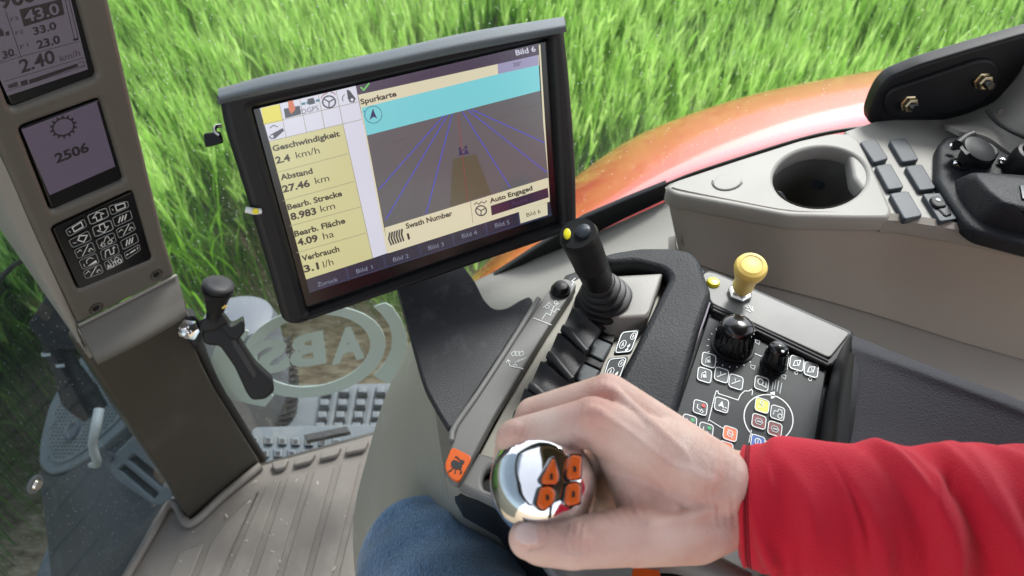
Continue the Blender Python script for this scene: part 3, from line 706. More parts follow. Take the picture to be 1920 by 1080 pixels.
def icon(pr, f, kind, m, w_=1.1):
    S_ = lambda pts, ww=w_, closed=False: pr.stroke([f(*p) for p in pts], ww, m, 4, closed)
    if kind == 'up': S_([(.5, .12), (.78, .48), (.62, .48), (.62, .88), (.38, .88), (.38, .48), (.22, .48)], 1.6, True)
    elif kind == 'down': S_([(.5, .88), (.78, .52), (.62, .52), (.62, .12), (.38, .12), (.38, .52), (.22, .52)], 1.6, True)
    elif kind == 'box': S_([(.35, .2), (.8, .2), (.8, .78), (.35, .78)], 1.8, True); S_([(.15, .4), (.2, .6)])
    elif kind == 'diamond': S_([(.55, .12), (.85, .4), (.6, .85), (.4, .45)], 2, True); S_([(.15, .5), (.3, .6)])
    elif kind == 'hatch':
        for k in range(3): S_([(.25+.16*k, .75), (.42+.16*k, .25)], 2.2)
    elif kind == 'wave': S_([(.2, .8), (.3, .25), (.5, .25), (.5, .75), (.68, .75), (.75, .2)], 1.6); S_([(.66, .35), (.75, .2), (.84, .35)])
    elif kind == 'auto': pr.text('AUTO', f(.08, .92), f(.92, .92), 8, m, 4, .03); S_([(.25, .15), (.3, .4)]); S_([(.4, .15), (.45, .4)]); S_([(.55, .35), (.7, .15), (.85, .35)])
    elif kind == 'slash': S_([(.3, .85), (.75, .1)], 1.4); S_([(.12, .4), (.3, .25), (.35, .45)]); S_([(.62, .7), (.8, .5), (.88, .75)]); S_([(.7, .8), (.72, .45)])
    elif kind == 'ramp': pr.poly([f(.3, .85), f(.85, .85), f(.85, .6)], m, 4); S_([(.35, .6), (.4, .3), (.6, .2), (.75, .4)]); S_([(.2, .8), (.2, .5)])
    elif kind == 'vehicle': S_([(.15, .75), (.25, .5), (.4, .5), (.5, .2), (.65, .2), (.7, .6), (.9, .5)]); S_(ell(.3, .75, .1, .12, 0, 8), 1, True); S_(ell(.65, .75, .12, .14, 0, 8), 1, True)
    elif kind == 'dash': S_([(.12, .55), (.2, .45), (.28, .55)], 1.4); S_([(.35, .5), (.7, .5)], 2); S_([(.8, .6), (.85, .35)], 1.4)
kinds = [['box', 'up', 'box'], ['diamond', 'down', 'hatch'], ['slash', 'vehicle', 'slash'], ['ramp', 'wave', 'hatch'], ['slash', 'auto', 'dash']]
for r in range(5):
    for c, q in enumerate((rowsL[r], rowsM[r], rowsR[r])):
        k = plate('key', q, PI_, .002, M['gloss_black'], kp, .0005, up=-.0018, rnd=.003)
        pr = Print('key_print', PI_, k, -.0017); f = qmap(q)
        lo = [PI_.loc(PI_.hit(*p)) for p in q]
        pr.stroke([f(u, v) for u, v in rounded([(.04, .05), (.96, .05), (.96, .95), (.04, .95)], .16, 4)], .9 if (r, c) not in ((0, 1), (1, 1)) else 1.4, M['dimwhite'], 4, True)
        icon(pr, f, kinds[r][c], M['white']); pr.build()

# ---------------------------------------------------------------- pillar below it
A_, B_ = FLOOR.hit(357, 975), FLOOR.hit(489, 866)
TP = P3(A_, B_, P(260, 640, dep(260, 640)+.03))
pil = thing('corner_pillar', 'dark brown corner pillar trim rising from the floor mat', 'pillar', FLOOR.hit(420, 920))
plate('pillar_face', [(140, 640), (349, 560), (362, 640), (379, 683), (403, 730), (489, 868), (357, 977), (322, 912)], TP, .03, M['trim'], pil, .004, rnd=.01)
sheet('pillar_side', [[P(150, 650, TP.depth(150, 650)+.003), P(240, 790, TP.depth(240, 790)+.003), P(322, 908, TP.depth(322, 908)+.003), P(355, 972, TP.depth(355, 972)+.003)],
                      [P(140, 650, TP.depth(150, 650)+.06), P(232, 792, TP.depth(240, 790)+.06), P(312, 905, TP.depth(322, 908)+.06), P(322, 928, TP.depth(355, 972)+.06)]], M['housing'], pil, .004)
tag(tube('door_seal', [P(352, 590, dep(331, 516)+.06), TP.hit(381, 675, -.03), TP.hit(406, 728, -.03), TP.hit(450, 798, -.03), TP.hit(491, 862, -.03)], .011, M['rubber'], None, 10), 'black rubber door seal along the edge of the corner pillar', 'seal')

# ---------------------------------------------------------------- window handle
HPn = Plane(P(440, 640, 1.02), (0.35, -.8, .5))
wh = thing('latch_lever', 'black window latch lever with a ball knob bolted to the pillar', 'latch', HPn.hit(357, 615))
hh = lambda x, y, u=0: HPn.hit(x, y, u)
plate('handle_arm', [(383, 612), (402, 596), (424, 600), (440, 622), (478, 680), (512, 712), (515, 736), (498, 750), (472, 752), (462, 738), (440, 690), (412, 650), (385, 648), (376, 630)], HPn, .022, M['black'], wh, .005, rnd=.006)
plate('arm_slot', [(432, 640), (440, 634), (482, 702), (476, 712)], HPn, .004, M['rubber'], wh, .001, up=.0015, rnd=.003)
hull('clamp', [hh(x, y, u) for u in (-.01, .022) for x, y in ((374, 600), (418, 587), (428, 606), (400, 622), (376, 622))], M['black'], wh, .004)
plate('clamp_lug', [(414, 590), (424, 600), (432, 612), (442, 610), (456, 600), (460, 622), (446, 640), (428, 634), (412, 612)], HPn, .03, M['black'], wh, .003, up=.014, rnd=.004)
kn = tube('knob_stem', [hh(402, 600, .01), hh(402, 580, .02), hh(407, 556, .03)], [.012, .010, .0125], M['black'], wh, 16)
ka = (hh(409, 530, .04)-hh(403, 580, .02)).normalized()
lathe('knob', [(.0125, -.034), (.0165, -.012), (.0195, -.003), (.0215, 0), (.0218, .004), (.0198, .0046), (.0198, .0066), (.0218, .0072), (.0216, .011), (.019, .0135), (.013, .0148), (0, .015)], hh(408, 545, .035), ka, M['black'], wh, 32)
lathe('indicator', [(.0045, 0), (.0045, .006), (.003, .008), (0, .008)], hh(420, 573, .03), -FW, M['yellow'], kn, 12)
plate('mounting_plate', [(341, 598), (362, 590), (378, 606), (376, 640), (366, 650), (350, 634)], HPn, .006, M['black'], wh, .001, up=-.006, rnd=.004)
nut = lathe('bolt', [(.016, 0), (.0165, .003), (.0105, .0035), (.0105, .012), (.008, .014), (.006, .02), (.0, .021)], hh(357, 617, -.004), (HPn.n+Vector((-.5, 0, 0))), M['chrome'], wh, 6)

# grit and straw on the mat
V, F = [], []
for k in range(34):
    x, y = random.uniform(330, 670), random.uniform(890, 1075)
    if y < 985-(x-357)*.82 or x > 690-(y-850)*.1: continue
    p = FLOOR.hit(x, y, .0055); a_ = random.uniform(0, 6.28); L_ = random.choice((.001, .0014, .002, .004)); w2 = random.uniform(.0006, .0012)
    u_ = Vector((math.cos(a_), math.sin(a_), 0)); v_ = Vector((-u_.y, u_.x, 0)); o = len(V)
    V += [p+u_*L_+v_*w2, p-u_*L_+v_*w2, p-u_*L_-v_*w2, p+u_*L_-v_*w2, p+Vector((0, 0, .0014))]; F += [(o, o+1, o+4), (o+1, o+2, o+4), (o+2, o+3, o+4), (o+3, o, o+4)]
tag(mesh_obj('floor_grit', V, F, mat('pale_grit', (.5, .47, .4), .8), None, 0), 'pale grit and straw specks scattered on the floor mat', 'grit', kind='stuff')
# ---------------------------------------------------------------- terminal monitor
def vp_dir(x, y):
    return (RT*((x-960)/1280)-UPV*((y-540)/1280)+FW).normalized()
PMn = vp_dir(5300, -900).cross(vp_dir(1195, 2930)).normalized()
PM = Plane(P(745, 330, .515), PMn)
k_ = (PM.hit(1012, 82)-PM.hit(487, 203)).length
PM = Plane(P(745, 330, .515*.211/k_), PMn)
mo = thing('terminal_monitor', 'black touch screen terminal showing a guidance map and German readouts', 'monitor', PM.hit(860, 525))
HOLE = [(471, 203), (1035, 72), (1056, 421), (578, 588)]
plate('bezel', [(409, 172), (700, 112), (1059, 38), (1070, 140), (1078, 240), (1083, 330), (1084, 432), (556, 613), (531, 606), (505, 510), (455, 345), (424, 250)], PM, .016, M['black'], mo, .0055, holes=[HOLE], rnd=.010, hrnd=.002)
plate('rear_shell', [(420, 182), (1050, 45), (1072, 425), (552, 602)], PM, .045, M['black'], mo, .008, up=-.0135, rnd=.01)
lo = [(410, 196), (520, 171), (700, 133), (880, 95), (1063, 60)]; hi = [(409, 166), (520, 137), (700, 100), (880, 60), (1057, 31)]
sheet('top_cap', [[PM.hit(x, y, .0022) for x, y in lo], [PM.hit(x*.7+u*.3, y*.7+v*.3, .0075) for (x, y), (u, v) in zip(lo, hi)], [PM.hit(x*.35+u*.65, y*.35+v*.65, .0035) for (x, y), (u, v) in zip(lo, hi)], [PM.hit(u, v, -.009) for u, v in hi], [PM.hit(u+3, v+4, -.035) for u, v in hi]], M['cap'], mo, .004, 8, 6, smooth=60)
sc = plate('screen', [(474, 205), (1030, 76), (1052, 423), (576, 582)], PM, .006, M['gloss_black'], mo, .0004, up=-.0085)
WHT = lit(214, 214, 228); YEL = lit(206, 202, 148); CRM = lit(219, 211, 180); CYA = lit(118, 206, 214); GRY = lit(92, 93, 96); PUR = lit(62, 50, 72); NAV = lit(30, 36, 56); NAV2 = lit(44, 54, 82)
INK = lit(34, 30, 26); BLU = lit(74, 84, 190); LIL = lit(150, 146, 180); REDL = lit(150, 62, 64); SWA = lit(84, 84, 64); BAR = lit(56, 32, 58); LT = lit(205, 205, 222); YL2 = lit(226, 216, 84); GRN = lit(110, 200, 90); SKN = lit(205, 110, 66); LN = lit(150, 146, 120); TEAL = lit(40, 110, 130); DKB = lit(30, 40, 90); GREYI = lit(58, 62, 72)
s_ = Print('screen_print', PM, sc, -.0083)
s_.poly([(487, 203), (667, 161), (729, 474), (699, 484), (643, 233), (505, 266)][:2]+[(676, 206), (729, 474), (699, 484), (643, 233)], WHT)
s_.poly([(487, 203), (640, 167.5), (643, 233), (505, 266)], WHT, .5)
s_.poly([(505, 266), (643, 233), (699, 484), (574, 524)], YEL)
s_.poly([(489, 203), (524, 195), (530, 227), (495, 234)], YL2, 2)
for a, b in (((524, 195), (537, 259)), ((562, 186), (575, 249)), ((597, 178), (609, 241)), ((630, 169), (643, 233)), ((495, 233), (672, 191)), ((505, 265), (678, 224)), ((643, 233), (699, 484))): s_.stroke([a, b], 1.1, LN, 3)
for a, b in (((518, 324), (653, 288)), ((530, 377), (665, 340)), ((543, 424), (676, 388)), ((556, 474), (686, 437))): s_.stroke([a, b], 1.0, LN, 3)
UPD = (-.24, -1)
T = lambda t, A, B, h, m=INK, bold=0.0: s_.text(t, A, B, h, m, 4, bold, UPD)
for t, A, B in (('Geschwindigkeit', (512, 284), (638, 255)), ('Abstand', (527, 338), (587, 325)), ('Bearb. Strecke', (540, 394), (642, 367)), ('Bearb. Fläche', (553, 444), (648, 418)), ('Verbrauch', (567, 490), (637, 471))): T(t, A, B, 10.5, INK, .03)
for t, A, B in (('2.4', (518, 307), (545, 301)), ('27.46', (531, 361), (582, 349)), ('8.983', (546, 413), (594, 401)), ('4.09', (559, 461), (597, 452)), ('3.1', (571, 511), (599, 504))): T(t, A, B, 12.5, INK, .035)
for t, A, B in (('km/h', (556, 297), (600, 287)), ('km', (592, 345), (618, 339)), ('km', (602, 398), (629, 391)), ('ha', (607, 449), (627, 444)), ('l/h', (607, 502), (626, 496))): T(t, A, B, 12.5)
# icons of the upper row
s_.poly([(532, 204), (562, 198), (565, 214), (535, 222)], GREYI, 3); s_.poly([(540, 190), (549, 188), (554, 205), (546, 214), (541, 205)], SKN, 4)
for k in range(4): s_.poly([(565+k*9, 193-k*2), (572+k*9, 191.5-k*2), (573+k*9, 196-k*2), (566+k*9, 197.5-k*2)], TEAL, 3)
s_.poly([(576, 186), (588, 183), (591, 194), (579, 197)], GREYI, 4)
s_.text('DGPS', (567, 214), (598, 206), 9, GREYI, 4, 0, UPD)
def wheel(cx, cy, r, m):
    s_.stroke(ell(cx, cy, r, r*.92, 0, 22), r*.24, m, 4, True)
    for a in (90, 210, 330): s_.stroke([(cx, cy), (cx+r*.9*math.cos(math.radians(a)), cy+r*.85*math.sin(math.radians(a)))], r*.2, m, 5)
wheel(617, 191, 12, GREYI)
s_.stroke([(602, 184), (606, 178), (614, 174)], 1.6, REDL, 4); s_.stroke([(620, 173), (626, 174), (629, 178)], 1.6, REDL, 4)
s_.poly([(650, 168), (656, 170), (667, 185), (664, 192), (656, 192), (652, 184)], GREYI, 3); s_.poly(ell(660, 187, 3, 3, 0, 10), WHT, 5); s_.stroke([(643, 190), (642, 183), (646, 177)], 1.5, GREYI, 4)
s_.poly([(508, 252), (530, 240), (533, 245), (516, 260), (508, 261), (504, 257)], GREYI, 3); s_.poly(ell(510, 256, 3, 3, 0, 10), WHT, 5); s_.stroke([(506, 240), (513, 235), (521, 238)], 1.6, GREYI, 4)
# map side
s_.poly([(667, 161), (1009, 82), (1010, 104), (671, 178)], PUR)
s_.poly([(671, 178), (1010, 103), (1011, 123), (678, 202)], CRM, .5)
s_.poly([(933, 120), (1009, 103), (1010, 122), (934, 139)], LIL, 2)
s_.poly([(678, 202), (934, 139), (1010, 121), (1013, 170), (688, 254)], CYA, 1)
s_.poly([(688, 254), (1013, 170), (1028, 333), (721, 427)], GRY, .5)
s_.poly([(721, 427), (1028, 333), (1031, 378), (974, 397), (728, 475)], CRM, .7)
s_.poly([(1010, 84), (1013, 83), (1031, 376), (1027, 377)], CRM, .3)
s_.poly([(672, 180), (678, 202), (729, 474), (725, 474)], CRM, .3)
T('Bild 6', (968, 104), (1005, 96), 10, LT, .02); T('20°', (963, 125), (979, 122), 7, INK); T('Spurkarte', (677, 196), (744, 180), 10, INK, .03)
s_.stroke([(676, 163), (682, 169), (692, 156)], 2.6, GRN, 4)
s_.stroke(ell(700, 215, 16, 16, 0, 26), 1.3, TEAL, 4, True); s_.poly([(699, 203), (707, 222), (700, 219), (693, 225)], DKB, 5)
for k in range(5): s_.stroke([(684, 208+k*0), (680, 210)], 1, TEAL, 4)
for k, (x, y) in enumerate(((700, 275), (740, 268), (960, 210), (985, 205), (930, 226))): s_.stroke([(x, y), (x+28, y-12)], .8, lit(84, 79, 78), 2)
for a, b in (((832, 217), (710, 356)), ((839, 216), (723, 412)), ((848, 214), (799, 401)), ((867, 209), (957, 352)), ((877, 206), (1026, 324)), ((884, 205), (1022, 268))): s_.stroke([a, b], 2.0, BLU, 3)
s_.poly([(849, 298), (893, 289), (921, 363), (844, 388)], SWA, 2)
s_.stroke([(858, 212), (877, 380)], 1.1, REDL, 4)
for q in ((862, 280), (873, 277), (863, 287), (875, 285)): s_.poly([(q[0]-2, q[1]-3), (q[0]+2, q[1]-4), (q[0]+2.5, q[1]+2), (q[0]-1.5, q[1]+3)], DKB, 5)
s_.stroke(ell(869, 285, 4, 4, 0, 10), 1.6, DKB, 5, True); s_.stroke([(859, 292), (881, 287)], 1.4, DKB, 5)
T('Swath Number', (762, 429), (849, 404), 9.5, INK, .03); s_.text('1', (765, 449), (769, 448), 11, INK, 4, .03, UPD); T('Auto Engaged', (919, 381), (999, 356), 8.5, INK, .03)
for k in range(6): s_.stroke([(731+k*4.6, 436-k*1.4), (729+k*4.8, 448-k*1.6), (734+k*4.6, 460-k*1.6)], 3.2, INK if k % 2 else GREYI, 4)
wheel(902, 395, 10, GREYI); s_.stroke([(889, 384), (893, 380), (898, 383), (903, 378), (908, 381), (913, 376)], 1.6, GREYI, 4)
s_.stroke([(882, 378), (887, 418)], 1, LN, 4)
s_.poly([(920, 386), (1027, 352), (1029, 370), (922, 404)], BAR, 3); T('Auto', (959, 387), (990, 377), 9, lit(84, 60, 92))
# soft key row
s_.poly([(574, 524), (699, 484), (728, 474), (1031, 377), (1035, 404), (580, 549)], NAV, .2)
for a, b in (((649, 501), (654, 526)), ((719, 479), (724, 503)), ((785, 458), (790, 482)), ((848, 438), (852, 462)), ((910, 418), (914, 442)), ((971, 398), (975, 421))): s_.stroke([a, b], 4, NAV2, 2)
s_.stroke([(580, 547), (1034, 402)], 2, NAV2, 2)
s_.poly([(973, 397), (1026, 380), (1027, 403), (976, 419)], CRM, 3); T('Bild 6', (988, 407), (1014, 399), 7.5, INK)
DL = lit(130, 134, 156)
for t, A, B in (('Zurück', (596, 538), (634, 527)), ('Bild 1', (669, 513), (699, 504)), ('Bild 2', (738, 491), (767, 483)), ('Bild 3', (804, 469), (833, 461)), ('Bild 4', (867, 447), (895, 439)), ('Bild 5', (929, 427), (956, 420))): T(t, A, B, 8, DL)
s_.build()
led = tube('status_led', [PM.hit(460, 393, .001), PM.hit(476, 396, .0015), PM.hit(490, 396, .001)], [.0022, .0026, .002], M['white'], mo, 10)
lathe('led_core', [(.0022, 0), (.0022, .0012), (0, .0013)], PM.hit(479, 395.5, .0032), PM.n, M['lime'], led, 12)
kb = hull('side_knob', [P(x, y, t) for x, y in ((381, 250), (414, 246), (420, 268), (385, 277)) for t in (PM.depth(415, 260)+.012, PM.depth(415, 260)+.03)], M['black'], mo, .002)
tube('knob_clip', [P(412, 254, PM.depth(415, 260)+.010), P(403, 246, PM.depth(415, 260)+.010), P(405, 237, PM.depth(415, 260)+.012), P(415, 236, PM.depth(415, 260)+.014)], .0014, M['steel'], kb, 8)

# ---------------------------------------------------------------- armrest
PA = PZ(.46)
BP = P3(PA.hit(995, 560, .004), PA.hit(852, 802, .004), P(790, 560, PM.depth(790, 530)+.03))
br = tag(plate('monitor_bracket', [(735, 500), (850, 470), (893, 530), (908, 562), (926, 580), (950, 578), (975, 562), (992, 555), (1000, 562), (998, 575), (850, 800), (842, 803), (822, 770), (800, 730), (790, 700)], BP, .008, M['plate'], None, .0015, rnd=.006), 'scuffed dark plastic bracket plate carrying the monitor', 'bracket')

ar = thing('armrest_console', 'seat armrest console with dark key panel, paddles, dials and padded rest', 'armrest', PA.hit(1150, 800, -.1))
plate('underbody', [(1060, 512), (1150, 478), (1290, 472), (1345, 520), (1590, 634), (1650, 700), (1700, 1100), (1100, 1160), (930, 945), (862, 908), (846, 880), (856, 800)], PZ(.472), .06, M['black'], ar, .006)
sheet('beige_pod', [[P(x, y, t) for x, y, t in r] for r in (
    [(772, 636, .80), (780, 640, .76), (788, 655, .71), (798, 690, .66)],
    [(722, 745, .86), (758, 740, .76), (790, 745, .69), (815, 770, .63)],
    [(690, 850, .90), (745, 850, .77), (795, 855, .69), (832, 880, .62)],
    [(664, 960, .93), (730, 960, .78), (790, 965, .70), (850, 990, .63)],
    [(664, 1060, .95), (735, 1070, .79), (800, 1080, .71), (870, 1100, .64)],
    [(680, 1200, .97), (750, 1200, .80), (820, 1200, .72), (900, 1200, .65)])], M['pod'], ar, .01, 8, 6)
plate('well_floor', [(1070, 530), (1150, 488), (1262, 505), (1200, 640), (1140, 760), (1000, 900), (890, 870)], PZ(.468), .01, M['pod'], ar, .001)
# grey label strip with orange tip
STR = [(1018, 558), (1040, 529), (1058, 520), (1083, 531), (1031, 609), (927, 778), (886, 856), (860, 906), (841, 893), (832, 873), (846, 836), (857, 792)]
stp = plate('label_strip', STR, PA, .012, M['strip'], ar, .002, up=.006, rnd=.005)
tube('strip_edge', [PA.hit(x, y, .007) for x, y in ((1010, 560), (960, 640), (900, 732), (853, 800), (846, 826))], .0025, M['strip'], stp, 8)
tip = plate('orange_tip', [(847, 837), (886, 856), (860, 905), (842, 893), (833, 873)], PA, .003, M['orange'], stp, .0006, up=.0075, rnd=.004)
lathe('push_button', [(.0092, 0), (.0092, .003), (.0078, .0042), (.0075, .0035), (.0075, .006), (.006, .0085), (.003, .0095), (0, .0097)], PA.hit(1051, 546, .006), (0, 0, 1), M['black'], stp, 28)
for ox, oy, sc_ in ((1030, 583, 1), (968, 672, 1)):
    q = lambda x, y: (ox+x*sc_, oy+y*sc_); sp = Print('printed_symbol', PA, stp, .0063)
    if oy < 600:
        sp.stroke([q(-30, 13), q(4, 26)], 1.2, M['white']); sp.stroke([q(-14, 16), q(-6, 4), q(2, 8), q(8, -8), q(18, -14)], 1.1, M['white']); sp.stroke([q(-12, -6), q(0, -16), q(4, -10)], 1, M['white']); sp.stroke([q(8, 4), q(14, -4), q(20, -2)], 1, M['white']); sp.stroke([q(2, -2), q(10, 2)], 1, M['white'])
        sp.stroke(ell(*q(-4, -8), 4, 3, 0, 10), 1, M['white'], 2, True); sp.stroke(ell(*q(12, -16), 3, 3, 0, 10), 1, M['white'], 2, True)
    else:
        sp.stroke([q(-16, 2), q(-12, 14), q(8, 18), q(14, 20)], 1.2, M['white']); sp.stroke([q(-19, 8), q(-16, 2), q(-11, 6)], 1.2, M['white'])
        for k in range(3):
            sp.stroke([q(-10+k*7, -10-k*0), q(-2+k*7, -14), q(0+k*7, -8), q(-7+k*7, -4)], 1, M['white'], 2, True); sp.stroke([q(-2+k*6, 8-k*2), q(6+k*6, 2-k*2)], 1, M['white'])
        sp.stroke(ell(*q(-2, 14), 3, 3, 0, 10), 1, M['white'], 2, True)
    sp.build()
sp = Print('printed_symbol', PA, stp, .0063)
sp.stroke([(1072, 536), (1076, 528), (1072, 527), (1079, 521)], 1.2, M['white']); sp.build()
rb = Print('hare_symbol', PA, tip, .0078)
# a running hare
rb.poly([(846, 866), (850, 862), (857, 864), (863, 868), (867, 874), (864, 880), (858, 880), (850, 878), (846, 873)], M['rubber'], 1)
rb.poly([(861, 866), (866, 862), (871, 864), (870, 869), (865, 871)], M['rubber'], 1.5); rb.stroke([(864, 864), (856, 856), (853, 858)], 2.2, M['rubber'], 2)
rb.stroke([(850, 876), (846, 882), (841, 884)], 2.2, M['rubber'], 2); rb.stroke([(862, 878), (866, 885), (862, 888)], 2.2, M['rubber'], 2); rb.stroke([(855, 878), (853, 888)], 2.2, M['rubber'], 2)
rb.build()
# front shelf right of the tip
plate('front_shelf', [(898, 848), (990, 872), (1260, 900), (1420, 1000), (1440, 1160), (1100, 1160), (930, 943), (860, 909)], PZ(.462), .012, M['strip'], ar, .003, holes=[ell(922, 896, 17, 25, 20, 20)])
sheet('front_skirt', [[PZ(.470).hit(x, y) for x, y in ((836, 893), (862, 914), (930, 948), (1010, 1010), (1100, 1110))],
                      [PZ(.56).hit(x, y) for x, y in ((842, 940), (870, 968), (945, 1010), (1030, 1080), (1110, 1180))],
                      [PZ(.66).hit(x, y) for x, y in ((850, 1010), (880, 1040), (955, 1080), (1040, 1150), (1120, 1260))]], M['pod'], ar, .006)
# joystick
jb = thing('joystick', 'black joystick with ribbed rubber boot at the front of the armrest', 'joystick', PA.hit(1140, 570))
jbase = PA.hit(1141, 572, -.002); jtop = P(1083, 437, .535); ja = (jtop-jbase).normalized(); jl = (jtop-jbase).length
up_ = (Vector((0, 0, 1))*.6+ja*.4).normalized()
for k in range(6):
    c0 = jbase.lerp(jtop, .02+.066*k); r0 = .031-.0033*k
    lathe('boot_ring', [(r0-.005, -.0045), (r0-.001, -.003), (r0, -.001), (r0-.001, .0012), (r0-.006, .0035), (0, .004)], c0, (Vector((0, 0, 1))*(1-k/6)+ja*(k/6+.2)), M['rubber'], jb, 36)
gp = lathe('grip', [(.0125, jl*.36), (.0135, jl*.42), (.0142, jl*.6), (.0146, jl*.605), (.0146, jl*.615), (.0142, jl*.62), (.0152, jl*.9), (.0158, jl*.96), (.0145, jl), (0, jl)], jbase, ja, M['black'], jb, 36)
lathe('top_button', [(.006, 0), (.006, .004), (.004, .0055), (0, .0058)], jbase+ja*jl+RT*.005, ja, M['slate'], gp, 20)
lathe('yellow_button', [(.0042, 0), (.0042, .0012), (.003, .002), (0, .002)], jbase+ja*jl-RT*.008-UPV*.001, ja, M['lime'], gp, 20, sx=1.2, sy=.7)
hull('joystick_block', [PZ(.468).hit(x, y) for x, y in ((1092, 590), (1112, 520), (1248, 512), (1208, 625), (1140, 640))]+[PZ(.448).hit(x, y) for x, y in ((1102, 566), (1128, 524), (1241, 514), (1216, 591), (1160, 594))], M['console'], ar, .0025)
# paddles
PD = [((1073, 577), (1126, 618), (1098, 660), (1056, 614)), ((1046, 624), (1099, 668), (1071, 712), (1029, 664)), ((1014, 677), (1069, 718), (1040, 764), (994, 722)), ((984, 728), (1036, 770), (1008, 812), (966, 775))]
for q in PD:
    TL, TR, BR, BL = [Vector(p) for p in q]
    pt = thing('control_paddle', {0: 'upper black finger paddle next to the joystick boot', 1: 'second black finger paddle below the joystick', 2: 'third black finger paddle just above the knuckles', 3: 'lowest black finger paddle mostly hidden by the hand'}[PD.index(q)], 'paddle', PZ(.466).hit(*((TL+BR)/2)), 'finger paddles on the armrest')
    rows = []
    for i in range(4):
        v = i/3; row = []
        for j in range(4):
            u = j/3; p = (TL*(1-u)+TR*u)*(1-v)+(BL*(1-u)+BR*u)*v
            z = .436+.006*u-.014*((v-.5)*2)**2*0 + .006*math.sin(math.pi*v)*(1-.3*u) + (.004 if j == 0 else 0)
            row.append(PZ(z).hit(*p))
        rows.append(row)
    sheet('paddle_blade', rows, M['paddle'], pt, .009, 5, 5)
    tube('paddle_lip', [PZ(.4385).hit(*p) for p in (BL+Vector((-2, 1)), BL.lerp(BR, .12)+Vector((2, 0)), BL.lerp(BR, .5)+Vector((3, 1)), BR+Vector((2, 0)))], [.0035, .004, .0035, .003], M['rubber'], pt, 10)
    hull('paddle_stem', [PZ(z).hit(*p) for z in (.45, .467) for p in (TL.lerp(BR, .45), TR.lerp(BR, .3), TR.lerp(BR, .7), TL.lerp(BR, .7))], M['rubber'], pt, .001)
for nm, q in (('rocker_key', [(1115, 631), (1148, 645), (1131, 677), (1103, 663)]), ('rocker_key', [(1090, 678), (1126, 694), (1108, 726), (1078, 710)]), ('rocker_key', [(1062, 728), (1098, 744), (1080, 776), (1050, 760)])):
    kq = plate(nm, q, PA, .012, M['slate'], ar, .0015, up=-.001, rnd=.002)
    a, b, c, d = [Vector(p) for p in q]
    plate('rocker_dark_top', [tuple(a+Vector((8, -16))), tuple(b+Vector((6, -16))), tuple(b+Vector((1, -2))), tuple(a+Vector((1, -2)))], PA, .012, M['black'], kq, .001, up=-.003)  # black plate along the upper edge of each rocker key
# black frame
FP = PZ(.447)
frm = plate('frame', [(1118, 480), (1150, 470), (1200, 462), (1260, 462), (1298, 470), (1316, 490), (1322, 512), (1336, 548), (1315, 610), (1262, 800), (1240, 880), (1060, 880), (1140, 745), (1190, 650), (1257, 518), (1244, 503), (1190, 490), (1140, 494)], FP, .022, M['black_rough'], ar, .006, rnd=.006)
tube('panel_highlight_line', [PA.hit(x, y, .006) for x, y in ((1330, 568), (1318, 605), (1290, 680), (1262, 757), (1240, 815))], .0012, mat('edge_highlight', (.22, .19, .24), .5), frm, 8)  # thin lilac tube paints the highlight along the panel edge
for q in ([(1165, 621), (1200, 617), (1184, 661), (1150, 664)], [(1141, 671), (1179, 667), (1161, 714), (1127, 716)]):
    lp = plate('rocker_label', q, FP, .003, M['panel'], ar, .0006, up=.0016, rnd=.003)
    f = qmap(q); pr = Print('label_print', FP, lp, .0018)
    pr.stroke([f(*u) for u in rounded([(.06, .06), (.94, .06), (.94, .94), (.06, .94)], .18, 4)], 1.5, M['white'], 3, True)
    pr.stroke([f(*u) for u in ell(.34, .6, .17, .17, 0, 14)], 1.1, M['white'], 3, True); pr.stroke([f(*u) for u in ell(.76, .28, .13, .14, 0, 14)], 1.1, M['white'], 3, True)
    pr.stroke([f(.3, .68), f(.34, .5), f(.38, .66)], 1.4, M['white'], 4); pr.stroke([f(.74, .34), f(.78, .22)], 1.4, M['white'], 4)
    pr.poly([f(.62, .7), f(.74, .6), f(.78, .7), f(.7, .78)], M['white'], 4); pr.poly([f(.58, .86), f(.7, .78), f(.76, .86), f(.64, .93)], M['white'], 4); pr.build()
# right hand strip with the yellow pull knob
plate('strip_border', [(1309, 520), (1325, 503), (1345, 508), (1604, 620), (1598, 650), (1560, 690), (1335, 590)], PA, .02, M['black'], ar, .003, up=.004, rnd=.006)
plate('knob_strip', [(1314, 518), (1325, 509), (1341, 512), (1594, 624), (1556, 671), (1440, 618), (1334, 568)], PA, .006, M['strip'], ar, .001, up=.0065, rnd=.004)
for k in range(2):
    tube('groove_ridge', [PA.hit(x, y, .0045) for x, y in ((1336, 576+k*6), (1440, 625+k*7), (1552, 679+k*7))], .0022, M['black'], ar, 8)
lathe('indicator_lamp', [(.0062, 0), (.0062, .0012), (.005, .003), (.003, .0034), (0, .0035)], PA.hit(1337, 531, .0065), (0, 0, 1), M['lime'], ar, 24)
yk = thing('pull_knob', 'yellow mushroom pull knob on the grey strip of the armrest', 'knob', PA.hit(1386, 553, .006))
kb0 = PA.hit(1386, 553, .0065); kt = P(1411, 494, .578); kax = (kt-kb0).normalized(); kl = (kt-kb0).length
lathe('hex_nut', [(.0108, 0), (.0108, .005), (.009, .0065), (0, .0065)], kb0, (kax+Vector((0, 0, 1))).normalized(), M['steel'], yk, 6)
lathe('shaft', [(.0055, .004), (.0055, kl*.3), (0, kl*.3)], kb0, kax, M['steel'], yk, 20)
lathe('knob_cap', [(.0085, kl*.24), (.0092, kl*.30), (.0090, kl*.45), (.0105, kl*.62), (.0128, kl*.76), (.0138, kl*.84), (.0138, kl*.90), (.0125, kl*.955), (.009, kl*.985), (.0085, kl*.975), (0, kl*.98)], kb0, kax, M['yellow'], yk, 36)
